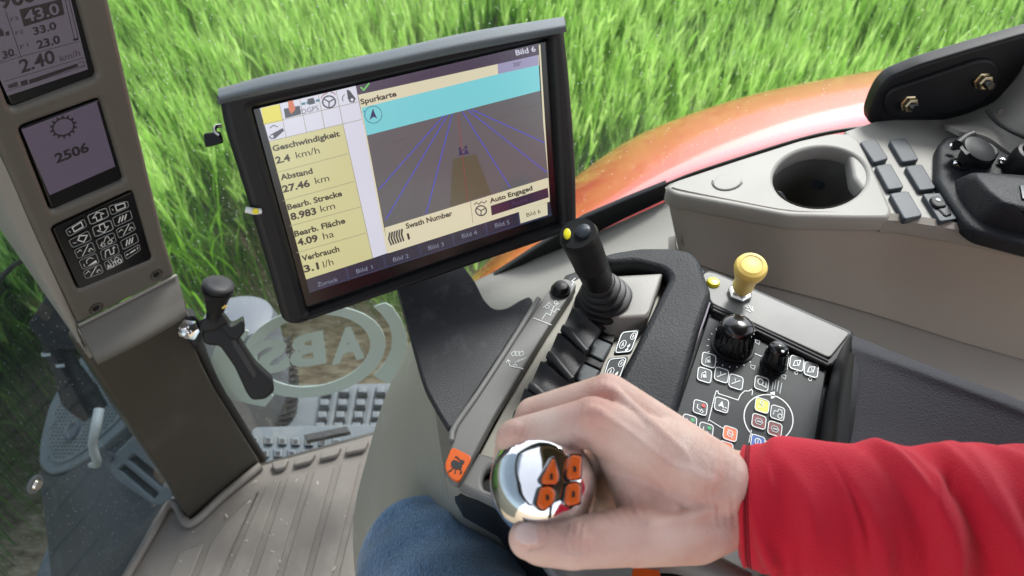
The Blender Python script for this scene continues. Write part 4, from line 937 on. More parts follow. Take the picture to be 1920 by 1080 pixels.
pp = Print('strip_symbol', PA, ar, .0068)
for a, b in (((1398, 574), (1404, 578)), ((1404, 572), (1410, 582)), ((1410, 574), (1412, 584)), ((1399, 580), (1408, 585))): pp.stroke([a, b], 1.4, M['white'])
pp.build()
# key panel
kpn = plate('key_panel', [(1331, 584), (1551, 686), (1526, 850), (1515, 960), (1225, 960), (1262, 790)], PA, .01, M['panel'], ar, .0012, up=.001, rnd=.003)
kc = [((1329, 675), 'k_dark', 'a'), ((1321, 703), 'k_dark', 'a'), ((1353, 703), 'k_dark', 'l'), ((1380, 716), 'k_dark', 'l'), ((1428, 719), 'k_dark', 'r'), ((1494, 681), 'k_dark', 's'), ((1521, 693), 'k_dark', 's'), ((1313, 764), 'k_dark', 'dr'), ((1293, 791), 'k_dark', 'dg'), ((1324, 806), 'k_dark', 'dg'), ((1353, 759), 'k_dark', 'n'), ((1369, 813), 'k_orange', 'o'), ((1361, 841), 'k_orange', 'o'), ((1429, 760), 'k_yellow', 't'), ((1458, 774), 'k_dark', 'v'), ((1423, 790), 'k_red', 'e'), ((1453, 804), 'k_red', 'e'), ((1421, 829), 'k_blue', 'b'), ((1284, 831), 'k_dark', 'h')]
pk = Print('panel_print', PA, kpn, .0013)
for (cx, cy), mm, ic_ in kc:
    q = [(cx-11, cy-16), (cx+14, cy-8), (cx+11, cy+16), (cx-14, cy+8)]
    if ic_ == 'h': q = [(cx-8, cy-10), (cx+10, cy-6), (cx+8, cy+10), (cx-10, cy+6)]
    ky = plate('key', q, PA, .003, M[mm], kpn, .0006, up=.0024, rnd=.003)
    f = qmap(q); pr = Print('key_print', PA, ky, .0026)
    pr.stroke([f(*u) for u in rounded([(.0, .0), (1, .0), (1, 1), (.0, 1)], .24, 4)], 1.7, M['white'], 1, True)
    W = M['white']
    if ic_ == 'a': pr.stroke([f(.3, .8), f(.3, .45), f(.55, .2), f(.6, .5)], 1.2, W); pr.poly([f(.38, .5), f(.62, .42), f(.66, .66), f(.42, .72)], W, 2)
    elif ic_ == 'l': pr.stroke([f(.2, .75), f(.45, .55), f(.8, .3)], 1.6, W); pr.stroke([f(.45, .55), f(.4, .25)], 1, W)
    elif ic_ == 'r': pr.stroke([f(*u) for u in ell(.4, .4, .2, .22, 0, 14)], 1.8, W, 2, True); pr.stroke([f(.5, .6), f(.85, .7), f(.8, .25)], 1.6, W)
    elif ic_ == 's': pr.stroke([f(.25, .8), f(.35, .35), f(.75, .2), f(.65, .65), f(.3, .75)], 1.5, W); pr.stroke([f(.5, .3), f(.6, .7)], 1.1, W)
    elif ic_ in ('dr', 'dg'):
        pr.poly([f(*u) for u in ell(.72, .28, .15, .14, 0, 12)], M['red_dot' if ic_ == 'dr' else 'green_dot'], 3); pr.stroke([f(.3, .3), f(.28, .6), f(.5, .7)], 1.4, W); pr.stroke([f(.5, .85), f(.6, .6), f(.75, .75), f(.62, .9)], 1.2, W)
    elif ic_ == 'n': pr.poly([f(.5, .2), f(.72, .72), f(.5, .6), f(.25, .7)], W, 2); pr.stroke([f(.6, .8), f(.9, .85)], 1.4, W); pr.stroke([f(.75, .6), f(.92, .65)], 1.4, W)
    elif ic_ == 'o': pr.stroke([f(*u) for u in ell(.5, .5, .2, .24, 0, 14)], 1.4, W, 2, True); pr.stroke([f(.3, .2), f(.7, .8)], 1.2, W); pr.stroke([f(.3, .5), f(.75, .55)], 1.4, W)
    elif ic_ == 't': pr.stroke([f(*u) for u in ell(.45, .3, .13, .13, 0, 12)], 1.4, W, 2, True); pr.text('AUTO', f(.25, .8), f(.75, .6), 5, W, 2)
    elif ic_ == 'v': pr.stroke([f(.2, .75), f(.25, .4), f(.5, .4), f(.55, .2), f(.8, .2), f(.85, .55)], 1.2, W); pr.stroke([f(*u) for u in ell(.7, .7, .16, .17, 0, 12)], 1.3, W, 2, True)
    elif ic_ == 'e': pr.poly([f(.25, .35), f(.7, .25), f(.75, .65), f(.3, .75)], lit(0, 0, 0, 0) if 0 else M['white'], 2) if 0 else None; pr.stroke([f(.2, .5), f(.35, .3), f(.65, .3), f(.8, .5), f(.65, .72), f(.35, .72)], 1.5, M['dimwhite'], 2, True); pr.stroke([f(.35, .5), f(.7, .5)], 3, M['dimwhite'])
    elif ic_ == 'b': pr.stroke([f(*u) for u in ell(.5, .45, .22, .24, 0, 14)], 1.6, W, 2, True); pr.stroke([f(.5, .2), f(.5, .75)], 1.4, W)
    elif ic_ == 'h': pr.stroke([f(*u) for u in ell(.5, .5, .25, .25, 0, 10)], 1.2, W, 2, True)
    pr.build()
W = M['white']
pk.stroke(ell(1441, 784, 47, 43, 32, 48), 2.1, W, 1, True)
pk.stroke([(1328, 790), (1330, 783), (1340, 742), (1343, 733), (1346, 733), (1347, 738), (1384, 750), (1388, 741), (1396, 733), (1404, 733), (1409, 730), (1411, 733), (1410, 741)], 1.6, W, 1)
pk.stroke([(1328, 786), (1334, 790), (1357, 804)], 1.4, W, 1); pk.stroke([(1409, 806), (1404, 830)], 1.4, W, 1); pk.stroke([(1444, 824), (1442, 836)], 1.4, W, 1)
pk.stroke([(1413, 662), (1428, 668)], 1.2, W, 1); pk.stroke([(1470, 692), (1476, 692), (1479, 672), (1482, 672)], 1.2, W, 1)
pk.poly([(1444, 736), (1453, 734), (1452, 746), (1446, 748)], W, 1)
for a, b in (((1450, 716), (1447, 732)), ((1455, 712), (1452, 730)), ((1460, 714), (1457, 734)), ((1466, 718), (1462, 738))): pk.stroke([a, b], 1.6, M['dimwhite'], 1)
for q in ell(1375, 648, 50, 42, 0, 22):
    if q[0] < 1362 or q[1] > 672: pk.stroke([q, ((q[0]-1375)*.93+1375, (q[1]-648)*.93+648)], 1.6, W, 1)
for q in ell(1452, 678, 27, 25, 0, 14):
    if q[0] < 1444 or q[1] > 690: pk.stroke([q, ((q[0]-1452)*.9+1452, (q[1]-678)*.9+678)], 1.3, M['dimwhite'], 1)
for c in ((1421, 641), (1412, 688), (1470, 706)): pk.stroke([(c[0]-5, c[1]-4), (c[0]+4, c[1]-2), (c[0]+2, c[1]+5), (c[0]-4, c[1]+1)], 1.1, M['dimwhite'], 1, True)
pk.stroke(ell(1493, 699, 3, 3, 0, 8), 1, W, 1, True); pk.stroke(ell(1519, 711, 3, 3, 0, 8), 1, W, 1, True)
pk.build()
fl = lambda n, d: (lambda a, h: 1-d*(.5+.5*math.cos(n*a))*(1 if h > .002 else 0))
for nm, c, r, h, n in (('large_dial', (1374, 650), .0165, .030, 22), ('small_dial', (1450, 684), .0098, .024, 14)):
    dl = thing(nm.split('_')[1] if 0 else 'rotary_dial', 'large fluted black dial on the key panel' if n == 22 else 'small fluted black dial beside the large dial', 'dial', PA.hit(*c, .001), 'fluted dials on the key panel')
    o0 = PA.hit(*c, .001)
    lathe('dial_skirt', [(r*1.13, 0), (r*1.13, .0015), (r*1.03, .002), (0, .002)], o0, (0, 0, 1), M['black'], dl, 40)
    lathe('dial_body', [(r, .0015), (r*.97, h*.5), (r*.88, h*.78)], o0, (-.06, .06, 1), M['gloss_black'], dl, n*6, flute=fl(n, .09), smooth=25)
    cp = lathe('dial_cap', [(r*.86, h*.7), (r*.84, h*.84), (r*.68, h*.95), (r*.4, h*1.01), (0, h*1.03)], o0, (-.06, .06, 1), M['gloss_black'], dl, 40)
    lathe('dial_dot', [(.0016, 0), (.0014, .0005), (0, .0006)], o0+Vector((-.06, .06, 1)).normalized()*(h*.97)+Vector((r*.15, -r*.55, 0)), (0.1, -.3, 1), M['white'], cp, 10)
# padded rest
def padd(G):
    return .0015*np.sin(G[..., 0]*40)*np.sin(G[..., 1]*30)
tp = lambda x, y, d: PZ(d).hit(x, y)
sheet('arm_pad', [[tp(1606, 650, .46), tp(1760, 715, .46), tp(1920, 785, .46), tp(2200, 905, .46)],
                  [tp(1598, 634, .425), tp(1760, 697, .42), tp(1920, 762, .418), tp(2200, 876, .418)],
                  [tp(1598, 632, .405), tp(1760, 693, .400), tp(1920, 757, .398), tp(2200, 870, .398)],
                  [tp(1597, 646, .396), tp(1760, 706, .391), tp(1920, 770, .389), tp(2200, 884, .389)],
                  [tp(1596, 676, .397), tp(1755, 734, .394), tp(1920, 798, .392), tp(2200, 912, .392)],
                  [tp(1590, 780, .402), tp(1745, 826, .400), tp(1920, 886, .398), tp(2200, 1000, .398)],
                  [tp(1580, 1000, .410), tp(1740, 1010, .408), tp(1920, 1030, .406), tp(2200, 1100, .406)],
                  [tp(1574, 1060, .47), tp(1740, 1060, .47), tp(1920, 1080, .47), tp(2200, 1150, .47)]], M['pad'], ar, .02, 8, 6, disp=padd)
sheet('pad_front', [[tp(1594, 626, .459), tp(1592, 628, .43), tp(1594, 630, .408), tp(1604, 640, .398)], [tp(1567, 674, .459), tp(1572, 680, .428), tp(1580, 684, .404), tp(1600, 690, .3935)], [tp(1550, 740, .459), tp(1556, 750, .43), tp(1568, 760, .405), tp(1594, 768, .3965)], [tp(1532, 860, .459), tp(1540, 875, .43), tp(1556, 890, .408), tp(1586, 896, .402)], [tp(1515, 1000, .459), tp(1530, 1005, .43), tp(1550, 1008, .412), tp(1582, 1010, .405)]], M['black'], ar, .006, 6, 6)
# lower right bits under the wrist
tube('lower_trim', [tp(1180, 1060, .44), tp(1250, 1044, .44), tp(1320, 1062, .44), tp(1400, 1100, .44)], [.008, .010, .010, .009], M['strip'], ar, 12)
plate('orange_mark', [(1188, 1062), (1236, 1068), (1246, 1100), (1180, 1100)], PZ(.43), .004, M['orange'], ar, .001)
plate('dark_recess', [(1210, 1040), (1300, 1030), (1420, 1090), (1420, 1150), (1240, 1120)], PZ(.45), .006, M['gloss_black'], ar, .001)

# ---------------------------------------------------------------- chrome drive lever
lv = thing('drive_lever', 'chrome drive lever with four orange buttons gripped by the hand', 'lever', PA.hit(1030, 930))
LC0 = P(1021, 909, .392)
lax = (CAM-LC0).normalized()*.75+Vector((-.35, .15, .55)); lax.normalize()
EGG = [(0.0, -.05), (.014, -.048), (.018, -.04), (.0235, -.024), (.0275, -.010), (.0288, .0), (.0284, .008), (.0268, .0155), (.0232, .0225), (.0175, .0275), (.010, .0300), (.004, .0308), (0, .031)]
EG = cr([(a, b, 0) for a, b in EGG], 4)
lathe('chrome_head', [(max(a, 0)*1.04, b) for a, b, _ in EG], LC0, lax, M['chrome'], lv, 56, smooth=70, sy=1.04, ux=RT)
tube('stalk', [LC0-lax*.03, LC0-lax*.06+Vector((0, 0, -.02)), PA.hit(1010, 900, 0)], [.014, .011, .012], M['black'], lv, 20)
BPn = Plane(P(1056, 908, .3555), (CAM-LC0).normalized()+Vector((.25, 0, 0)))
for k, q in enumerate(([(1040, 860), (1050, 893), (1046, 908), (1022, 908), (1018, 900)], [(1070, 856), (1090, 858), (1088, 898), (1068, 900), (1064, 892)], [(1017, 914), (1034, 911), (1044, 922), (1040, 940), (1022, 955), (1010, 944)], [(1064, 908), (1080, 904), (1088, 910), (1087, 942), (1066, 946), (1060, 940)])):
    cx = sum(a for a, _ in q)/len(q); cy = sum(b for _, b in q)/len(q); q = [(cx+(x-cx)*1.08+(cx-1053)*.06, cy+(y-cy)*1.08+(cy-906)*.06) for x, y in q]
    plate('button_surround', [(cx+(x-cx)*1.16, cy+(y-cy)*1.12) for x, y in q], BPn, .011, M['gloss_black'], lv, .0012, up=-.0016, rnd=.002)
    bt = plate('orange_button', q, BPn, .012, M['orange'], lv, .0016, rnd=.002)
    cx = sum(a for a, _ in q)/len(q); cy = sum(b for _, b in q)/len(q)
    pr = Print('button_symbol', BPn, bt, .0002)
    if k in (0, 3): pr.poly([(cx, cy-7), (cx+4, cy-1), (cx+2, cy-1), (cx+3, cy+6), (cx-4, cy+6), (cx-2, cy-1), (cx-4, cy-1)], M['rubber'])
    else: pr.poly([(cx-4, cy-4), (cx+1, cy-6), (cx+4, cy), (cx+2, cy+6), (cx-3, cy+5), (cx-2, cy)], M['rubber'])
    pr.build()

# ---------------------------------------------------------------- side console and trim at the right window
SC = PZ(.45)
st_ = thing('side_trim', 'taupe moulded cab side trim below the right window', 'trim panel', PZ(.7).hit(1500, 600))
top_e = [(862, 560, .83), (900, 526, .80), (1000, 478, .78), (1100, 432, .76), (1250, 368, .74)]
Yp = lambda x, y, Y: PY(Y).hit(x, y)
sheet('front_trim', [[Yp(840, 560, .76), Yp(905, 520, .76), Yp(1000, 486, .755), Yp(1100, 444, .755), Yp(1262, 372, .75)],
                     [Yp(850, 590, .73), Yp(915, 545, .73), Yp(1010, 515, .72), Yp(1110, 475, .71), Yp(1272, 420, .68)],
                     [Yp(880, 660, .68), Yp(940, 620, .66), Yp(1040, 575, .63), Yp(1140, 530, .61), Yp(1300, 482, .585)],
                     [Yp(900, 760, .66), Yp(960, 720, .64), Yp(1060, 660, .60), Yp(1160, 610, .57), Yp(1330, 540, .545)]], M['wall_light'], st_, .008, 6, 6)
edge = [(1247, 352), (1262, 366), (1370, 388), (1480, 408), (1580, 411), (1680, 414), (1800, 432), (1920, 456), (2100, 495)]
base = [(1268, 446), (1284, 482), (1380, 520), (1478, 545), (1580, 572), (1680, 602), (1800, 640), (1925, 676), (2110, 732)]
E0 = [SC.hit(x, y, -.004) for x, y in edge]
ty = [p.y for p in E0]
E1 = [PY(y-.01 if i > 1 else y-.02).hit(x, v) for i, ((x, v), y) in enumerate(zip(base, ty))]
Em = [a.lerp(b, .5)+Vector((0, .006, 0)) for a, b in zip(E0, E1)]
sheet('side_wall', [E0, [a.lerp(b, .08)+Vector((0, .004, 0)) for a, b in zip(E0, E1)], Em, E1], M['wall'], st_, .008, 6, 5)
E2 = [p+Vector((-.02, -.16, -.03)) for p in E1]
sheet('ledge', [[p+Vector((0, .006, -.002)) for p in E1], [p+Vector((-.01, -.07, -.012)) for p in E1], E2], M['wall'], st_, .008, 6, 5)
so = thing('side_console', 'light beige side console with cup holder and rows of dark switch blanks', 'console', SC.hit(1500, 400))
CUP = ell(1538, 332, 88, 57, -4, 44)
plate('cup_module', [(1246, 350), (1262, 339), (1380, 300), (1500, 262), (1560, 249), (1594, 250), (1614, 264), (1650, 340), (1674, 396), (1668, 408), (1600, 408), (1480, 405), (1380, 386), (1262, 364)], SC, .02, M['console'], so, .004, holes=[CUP], rnd=.008)
cl = [SC.loc(SC.hit(x, y, -.003)) for x, y in CUP]; ccx = sum(p[0] for p in cl)/len(cl); ccy = sum(p[1] for p in cl)/len(cl)
V, F = [], []; nC = len(CUP)
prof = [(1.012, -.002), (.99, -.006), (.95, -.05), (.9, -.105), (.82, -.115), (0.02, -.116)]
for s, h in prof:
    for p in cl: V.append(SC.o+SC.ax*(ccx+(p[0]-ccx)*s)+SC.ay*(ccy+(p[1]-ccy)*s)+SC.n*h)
for k in range(len(prof)-1):
    for i in range(nC): F.append((k*nC+i, k*nC+(i+1) % nC, (k+1)*nC+(i+1) % nC, (k+1)*nC+i))
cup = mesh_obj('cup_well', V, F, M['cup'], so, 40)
hull('cup_clip', [P(x, y, SC.depth(1538, 332)+t) for t in (.075, .09) for x, y in ((1522, 338), (1540, 330), (1552, 344), (1538, 356), (1522, 352))], M['slate'], cup, .001)
hull('cup_clip', [P(x, y, SC.depth(1480, 362)+t) for t in (.02, .03) for x, y in ((1458, 358), (1466, 360), (1478, 378), (1472, 382), (1462, 370))], M['slate'], cup, .001)
plate('oval_plug', ell(1364, 340, 27, 15, -8, 28), SC, .004, M['console'], so, .0012, up=.0012)
tube('plug_gap', [SC.hit(x, y, .0002) for x, y in ell(1364, 340, 29, 17, -8, 24, 20, 200)], .0006, M['black'], so, 6)
plate('console_top', [(1585, 244), (1640, 226), (1770, 212), (1830, 210), (1870, 240), (2050, 300), (2050, 482), (1920, 455), (1800, 431), (1700, 414), (1660, 412), (1600, 330)], SC, .02, M['console'], so, .004, up=-.003)
for q in ([(1612, 265), (1641, 259), (1667, 297), (1639, 305)], [(1667, 262), (1698, 258), (1724, 299), (1692, 304)], [(1641, 310), (1670, 306), (1696, 351), (1666, 356)], [(1697, 311), (1729, 307), (1756, 353), (1725, 357)], [(1668, 362), (1703, 357), (1731, 404), (1696, 411)]):
    plate('switch_blank', q, SC, .008, M['slate'], so, .0014, up=.0025, rnd=.004)
q = [(1730, 363), (1764, 361), (1796, 410), (1763, 415)]
rk = plate('rocker_switch', q, SC, .008, M['slate'], so, .001, up=.0025, rnd=.003); f = qmap(q)
plate('rocker_cap', [f(.3, .12), f(.8, .1), f(.95, .42), f(.85, .5), f(.35, .5), f(.2, .35)], SC, .008, M['black'], rk, .0015, up=.006, rnd=.003)
plate('rocker_cap', [f(.3, .52), f(.92, .5), f(.9, .82), f(.45, .86)], SC, .006, M['gloss_black'], rk, .0015, up=.004, rnd=.003)
lathe('rocker_lamp', [(.0025, 0), (.0025, .0006), (0, .0007)], SC.hit(*f(.6, .26), .006), (0, 0, 1), M['dimwhite'], rk, 12)
so2 = thing('socket_block', 'black moulded power socket block at the right of the side console', 'socket', SC.hit(1850, 330))
plate('block_base', [(1758, 272), (1773, 254), (1815, 250), (1852, 253), (1888, 287), (1960, 310), (2050, 330), (2050, 488), (1920, 456), (1836, 434), (1813, 418), (1780, 372), (1757, 334)], SC, .018, M['black_rough'], so2, .005, up=.009, rnd=.008)
hull('block_hump', [SC.hit(x, y, 0) for x, y in ((1778, 342), (1782, 372), (1815, 417), (1838, 434), (2040, 482), (2040, 335))]+[SC.hit(x, y, .034) for x, y in ((1822, 322), (1920, 333), (2030, 348), (2030, 405), (1920, 389), (1880, 381), (1852, 355))], M['black_rough'], so2, .004)
sb = SC.hit(1828, 300, .009)
lathe('socket_body', [(.017, 0), (.017, .014), (.015, .016), (0, .016)], sb, (0, 0, 1), M['black'], so2, 32)
cap = lathe('socket_cap', [(.0165, .0), (.0172, .002), (.0168, .0045), (.012, .0058), (0, .006)], SC.hit(1832, 284, .028), (.15, -.25, 1), M['black'], so2, 36)
tube('cap_hinge', [SC.hit(1795, 272, .028), SC.hit(1810, 260, .03), SC.hit(1824, 254, .032)], .0058, M['black'], so2, 14)
hull('cap_arm', [SC.hit(x, y, u) for u in (.026, .033) for x, y in ((1798, 276), (1824, 256), (1840, 272), (1812, 292))], M['black'], so2, .0015)
for x, y in ((1788, 276), (1795, 309)): lathe('screw', [(.0045, 0), (.0045, .002), (.002, .0035), (0, .0036)], SC.hit(x, y, .016 if y < 290 else .010), (-.2, -.4, 1), M['chrome'], so2, 16)
lathe('flange', [(.0105, 0), (.0105, .003), (0, .003)], SC.hit(1797, 311, .008), (0, 0, 1), M['black'], so2, 20)
s2 = SC.hit(1912, 322, .009)
ns = lathe('round_socket', [(.0185, 0), (.0185, .02), (.0165, .026), (.0135, .027), (.0125, .022), (0, .022)], s2, (0.05, -.1, 1), M['black'], so2, 36)
lathe('socket_insert', [(.006, 0), (.006, .012), (.004, .014), (0, .014)], SC.hit(1922, 296, .026), (0, 0, 1), M['chrome'], ns, 20)
lathe('screw', [(.0042, 0), (.0042, .003), (.002, .005), (0, .0052)], SC.hit(1878, 303, .012), (-.2, -.4, 1), M['chrome'], so2, 16)
hull('side_switch', [SC.hit(x, y, u) for u in (.028, .036) for x, y in ((1912, 346), (1945, 350), (1945, 378), (1917, 372))], M['slate'], so2, .001)
# seals and black plate at the window
SE = PY(.752)
tag(plate('window_seal', [(880, 545), (935, 512), (1000, 470), (1095, 410), (1170, 378), (1250, 346), (1258, 371), (1170, 412), (1095, 450), (1000, 488), (935, 526)], SE, .012, M['black'], None, .003), 'dark rubber seal band along the bottom of the side window', 'seal')
tag(tube('seal_bead', [PY(.76).hit(x, y) for x, y in ((1245, 348), (1300, 326), (1400, 293), (1500, 262), (1570, 246), (1650, 236))], .0028, M['rubber'], None, 8), 'thin black sealing bead between the red fender and the side console', 'seal')
BPl = PY(.72)
bp_ = thing('cover_plate', 'black cover plate with two brass nuts at the rear window corner', 'cover plate', BPl.hit(1700, 228))
plate('plate_body', [(1629, 216), (1640, 185), (1654, 160), (1672, 143), (1727, 121), (1820, 93), (1920, 64), (2050, 30), (2050, 60), (1960, 90), (1920, 130), (1900, 158), (1867, 194), (1815, 216), (1767, 228), (1700, 231), (1640, 236), (1630, 232)], BPl, .022, M['black'], bp_, .004, rnd=.008)
plate('raised_panel', [(1658, 200), (1662, 180), (1676, 166), (1760, 138), (1836, 112), (1862, 113), (1878, 130), (1872, 165), (1850, 190), (1800, 212), (1720, 222), (1668, 220)], BPl, .01, M['black'], bp_, .003, up=.005, rnd=.01)
for x, y in ((1702, 193), (1840, 151)):
    nb = lathe('nut', [(.010, 0), (.010, .002), (.0085, .0025), (.0085, .009), (.007, .0105), (0, .0105)], BPl.hit(x, y, .005), (0.1, -1, .15), M['brass'], bp_, 6)
    lathe('bolt_end', [(.0048, .004), (.0048, .017), (.004, .018), (0, .018)], BPl.hit(x, y, .005), (0.1, -1, .15), M['gloss_black'], nb, 16)
RP = PY(.69)
tag(sheet('rear_corner_trim', [[Yp(1740, 205, .755), Yp(1800, 185, .755), Yp(1850, 160, .755), Yp(1890, 120, .755), Yp(1930, 80, .755), Yp(2050, 10, .755)], [Yp(1765, 231, .715), Yp(1822, 216, .715), Yp(1872, 192, .715), Yp(1908, 155, .715), Yp(1940, 105, .715), Yp(2050, 40, .715)], [Yp(1780, 236, .685), Yp(1838, 236, .68), Yp(1890, 228, .675), Yp(1935, 205, .67), Yp(1990, 170, .66), Yp(2090, 140, .65)], [Yp(1800, 246, .668), Yp(1850, 256, .655), Yp(1900, 290, .64), Yp(1950, 310, .63), Yp(2010, 330, .62), Yp(2100, 350, .62)]], M['wall_light'], None, .006), 'pale rear corner trim beside the black cover plate', 'trim panel')
tag(tube('trim_cable', [Yp(1850, 205, .69), Yp(1866, 226, .675), Yp(1890, 243, .66), Yp(1930, 262, .64), Yp(1980, 290, .62)], .0022, M['rubber'], None, 8), 'thin black cable lying on the rear corner trim', 'cable')
lathe('trim_screw', [(.004, 0), (.004, .001), (0, .0012)], Yp(1876, 210, .681), (0, -1, .3), M['trim'], bp_, 12)
# ---------------------------------------------------------------- person: hand, sleeve, leg
pe = thing('person', 'driver in red sweater and jeans gripping the chrome lever', 'person', P(860, 1200, .7))
def skin_mat():
    m = mat('skin', (.66, .40, .30), .5, bump=.9, bscale=650, sss=.05)
    n = m.node_tree.nodes; l = m.node_tree.links; b = n['Principled BSDF']
    tc = n.new('ShaderNodeTexCoord'); no = n.new('ShaderNodeTexNoise'); no.inputs['Scale'].default_value = 38; no.inputs['Detail'].default_value = 5
    l.new(tc.outputs['Object'], no.inputs['Vector'])
    r = n.new('ShaderNodeValToRGB'); e = r.color_ramp.elements
    e[0].position = .3; e[0].color = (.76, .48, .39, 1); e[1].position = .7; e[1].color = (.87, .67, .57, 1)
    l.new(no.outputs['Fac'], r.inputs[0]); l.new(r.outputs[0], b.inputs['Base Color']); return m
M['skin'] = skin_mat()
def capsule(bm, p, r0, q, r1, seg=20):
    p, q = Vector(p), Vector(q); u, v, a = basis(q-p); L = (q-p).length
    prof = [(r0*math.sin(t), -r0*math.cos(t)) for t in np.linspace(0.02, math.pi/2, 7)]+[(r1*math.cos(t), L+r1*math.sin(t)) for t in np.linspace(0, math.pi/2-.02, 7)]
    rings = []
    for r, h in prof: rings.append([bm.verts.new(p+a*h+u*(r*math.cos(2*math.pi*i/seg))+v*(r*math.sin(2*math.pi*i/seg))) for i in range(seg)])
    for k in range(len(rings)-1):
        for i in range(seg): bm.faces.new((rings[k][i], rings[k][(i+1) % seg], rings[k+1][(i+1) % seg], rings[k+1][i]))
    bm.faces.new(list(reversed(rings[0]))); bm.faces.new(rings[-1])
def organic(name, bones, m, parent, voxel=.0016, it=8):
    bm = bmesh.new()
    for b_ in bones: capsule(bm, *b_)
    me = bpy.data.meshes.new('t'); bm.to_mesh(me); bm.free()
    o = bpy.data.objects.new('t', me); COL.objects.link(o)
    rm = o.modifiers.new('r', 'REMESH'); rm.mode = 'VOXEL'; rm.voxel_size = voxel
    sm = o.modifiers.new('s', 'SMOOTH'); sm.iterations = it; sm.factor = .5
    dg = bpy.context.evaluated_depsgraph_get(); dg.update()
    e = bpy.data.meshes.new_from_object(o.evaluated_get(dg)); bpy.data.objects.remove(o)
    v = np.empty(len(e.vertices)*3); e.vertices.foreach_get('co', v); f = [tuple(p.vertices) for p in e.polygons]
    return mesh_obj(name, v.reshape(-1, 3), f, m, parent, 80)
px = .39/1280
J = dict(
    wr=P(1385, 935, .43), fa=P(1600, 950, .42),
    im=P(1112, 792, .383), ip=P(966, 822, .392), idd=P(952, 868, .425), it=P(985, 905, .44),
    mm=P(1140, 745, .408), mp=P(1000, 778, .425), md=P(975, 830, .455), mt=P(1010, 880, .47),
    rm=P(1178, 768, .432), rp=P(1060, 800, .455), rd=P(1030, 860, .48), rt=P(1060, 900, .49),
    pm=P(1215, 810, .452), pp=P(1120, 850, .475), pd=P(1090, 900, .495), pt=P(1110, 930, .50),
    tc=P(1300, 990, .405), tm=P(1190, 1005, .378), ti=P(1075, 1018, .365), tt=P(992, 1010, .368))
bones = [
    (J['wr'], .029, J['fa'], .034), (P(1400, 905, .425), .020, P(1600, 920, .42), .026), (P(1395, 970, .43), .021, P(1600, 985, .42), .026),
    (J['wr'], .025, J['im'], .0145), (J['wr'], .025, J['mm'], .0145), (J['wr'], .025, J['rm'], .014), (J['wr'], .024, J['pm'], .013),
    (P(1290, 880, .402), .022, J['im'], .0148), (P(1330, 900, .41), .024, P(1240, 850, .405), .022),
    (J['im'], .0142, J['ip'], .0112), (J['ip'], .0112, J['idd'], .0095), (J['idd'], .0095, J['it'], .0082),
    (J['mm'], .0142, J['mp'], .0112), (J['mp'], .0112, J['md'], .0098), (J['md'], .0098, J['mt'], .0085),
    (J['rm'], .0135, J['rp'], .0108), (J['rp'], .0108, J['rd'], .0092), (J['rd'], .0092, J['rt'], .008),
    (J['pm'], .012, J['pp'], .0095), (J['pp'], .0095, J['pd'], .0082), (J['pd'], .0082, J['pt'], .0072),
    (J['wr'], .026, J['tc'], .021), (J['tc'], .021, J['tm'], .0168), (J['tm'], .0162, J['ti'], .0136), (J['ti'], .0140, P(1015, 1014, .366), .0130), (P(1015, 1014, .366), .0130, J['tt'], .0112),
    (P(1290, 940, .405), .021, J['tc'], .019), (P(1215, 900, .40), .015, P(1230, 970, .392), .0165), (P(1170, 870, .398), .0125, P(1200, 950, .392), .0135),
    (P(1150, 830, .392), .0135, P(1170, 880, .398), .012), (P(1150, 900, .425), .02, P(1140, 960, .42), .018),
    (P(1108, 778, .373), .0065, P(1250, 860, .386), .0045), (P(1138, 735, .3975), .0062, P(1270, 845, .398), .0045), (P(1112, 782, .3755), .008, P(1104, 786, .3755), .008), (P(1140, 738, .401), .0085, P(1132, 738, .401), .0085),
    (P(970, 812, .386), .0072, P(966, 818, .388), .0072), (P(1085, 1012, .3585), .007, P(1070, 1012, .3585), .007), (P(1335, 905, .400), .009, P(1350, 930, .402), .008),
]

from mathutils.bvhtree import BVHTree
def bvh_of(bl, vox):
    t = organic('t', bl, M['skin'], None, vox); me = t.data
    tr = BVHTree.FromPolygons([v.co+t.location for v in me.vertices], [tuple(p.vertices) for p in me.polygons])
    del WT[t]; bpy.data.objects.remove(t); return tr
def on_skin(tr, x, y, sink=0):
    r = ray(x, y).normalized(); h = tr.ray_cast(CAM, r)
    return (h[0]+r*sink if h[0] is not None else None, h[1])
tr = bvh_of(bones, .0025)
def ridge(pts, r, sink):
    ps = [on_skin(tr, x, y, sink)[0] for x, y in pts]; ps = [p for p in ps if p is not None]
    for p, q in zip(ps, ps[1:]): bones.append((p, r, q, r*.96, 10))
for pts in ([(1165, 800), (1205, 838), (1250, 866), (1300, 880)], [(1205, 838), (1220, 880), (1262, 925), (1300, 950)], [(1190, 765), (1240, 810), (1290, 862)], [(1262, 925), (1330, 935), (1380, 930)]): ridge(pts, .0021, .0008)
for pts in ([(1120, 775), (1180, 815), (1250, 868), (1330, 900)], [(1150, 735), (1210, 790), (1280, 850)], [(1215, 985), (1270, 975), (1330, 955)]): ridge(pts, .0042, .0025)
hand = organic('body', bones, M['skin'], pe, .0013, 5)
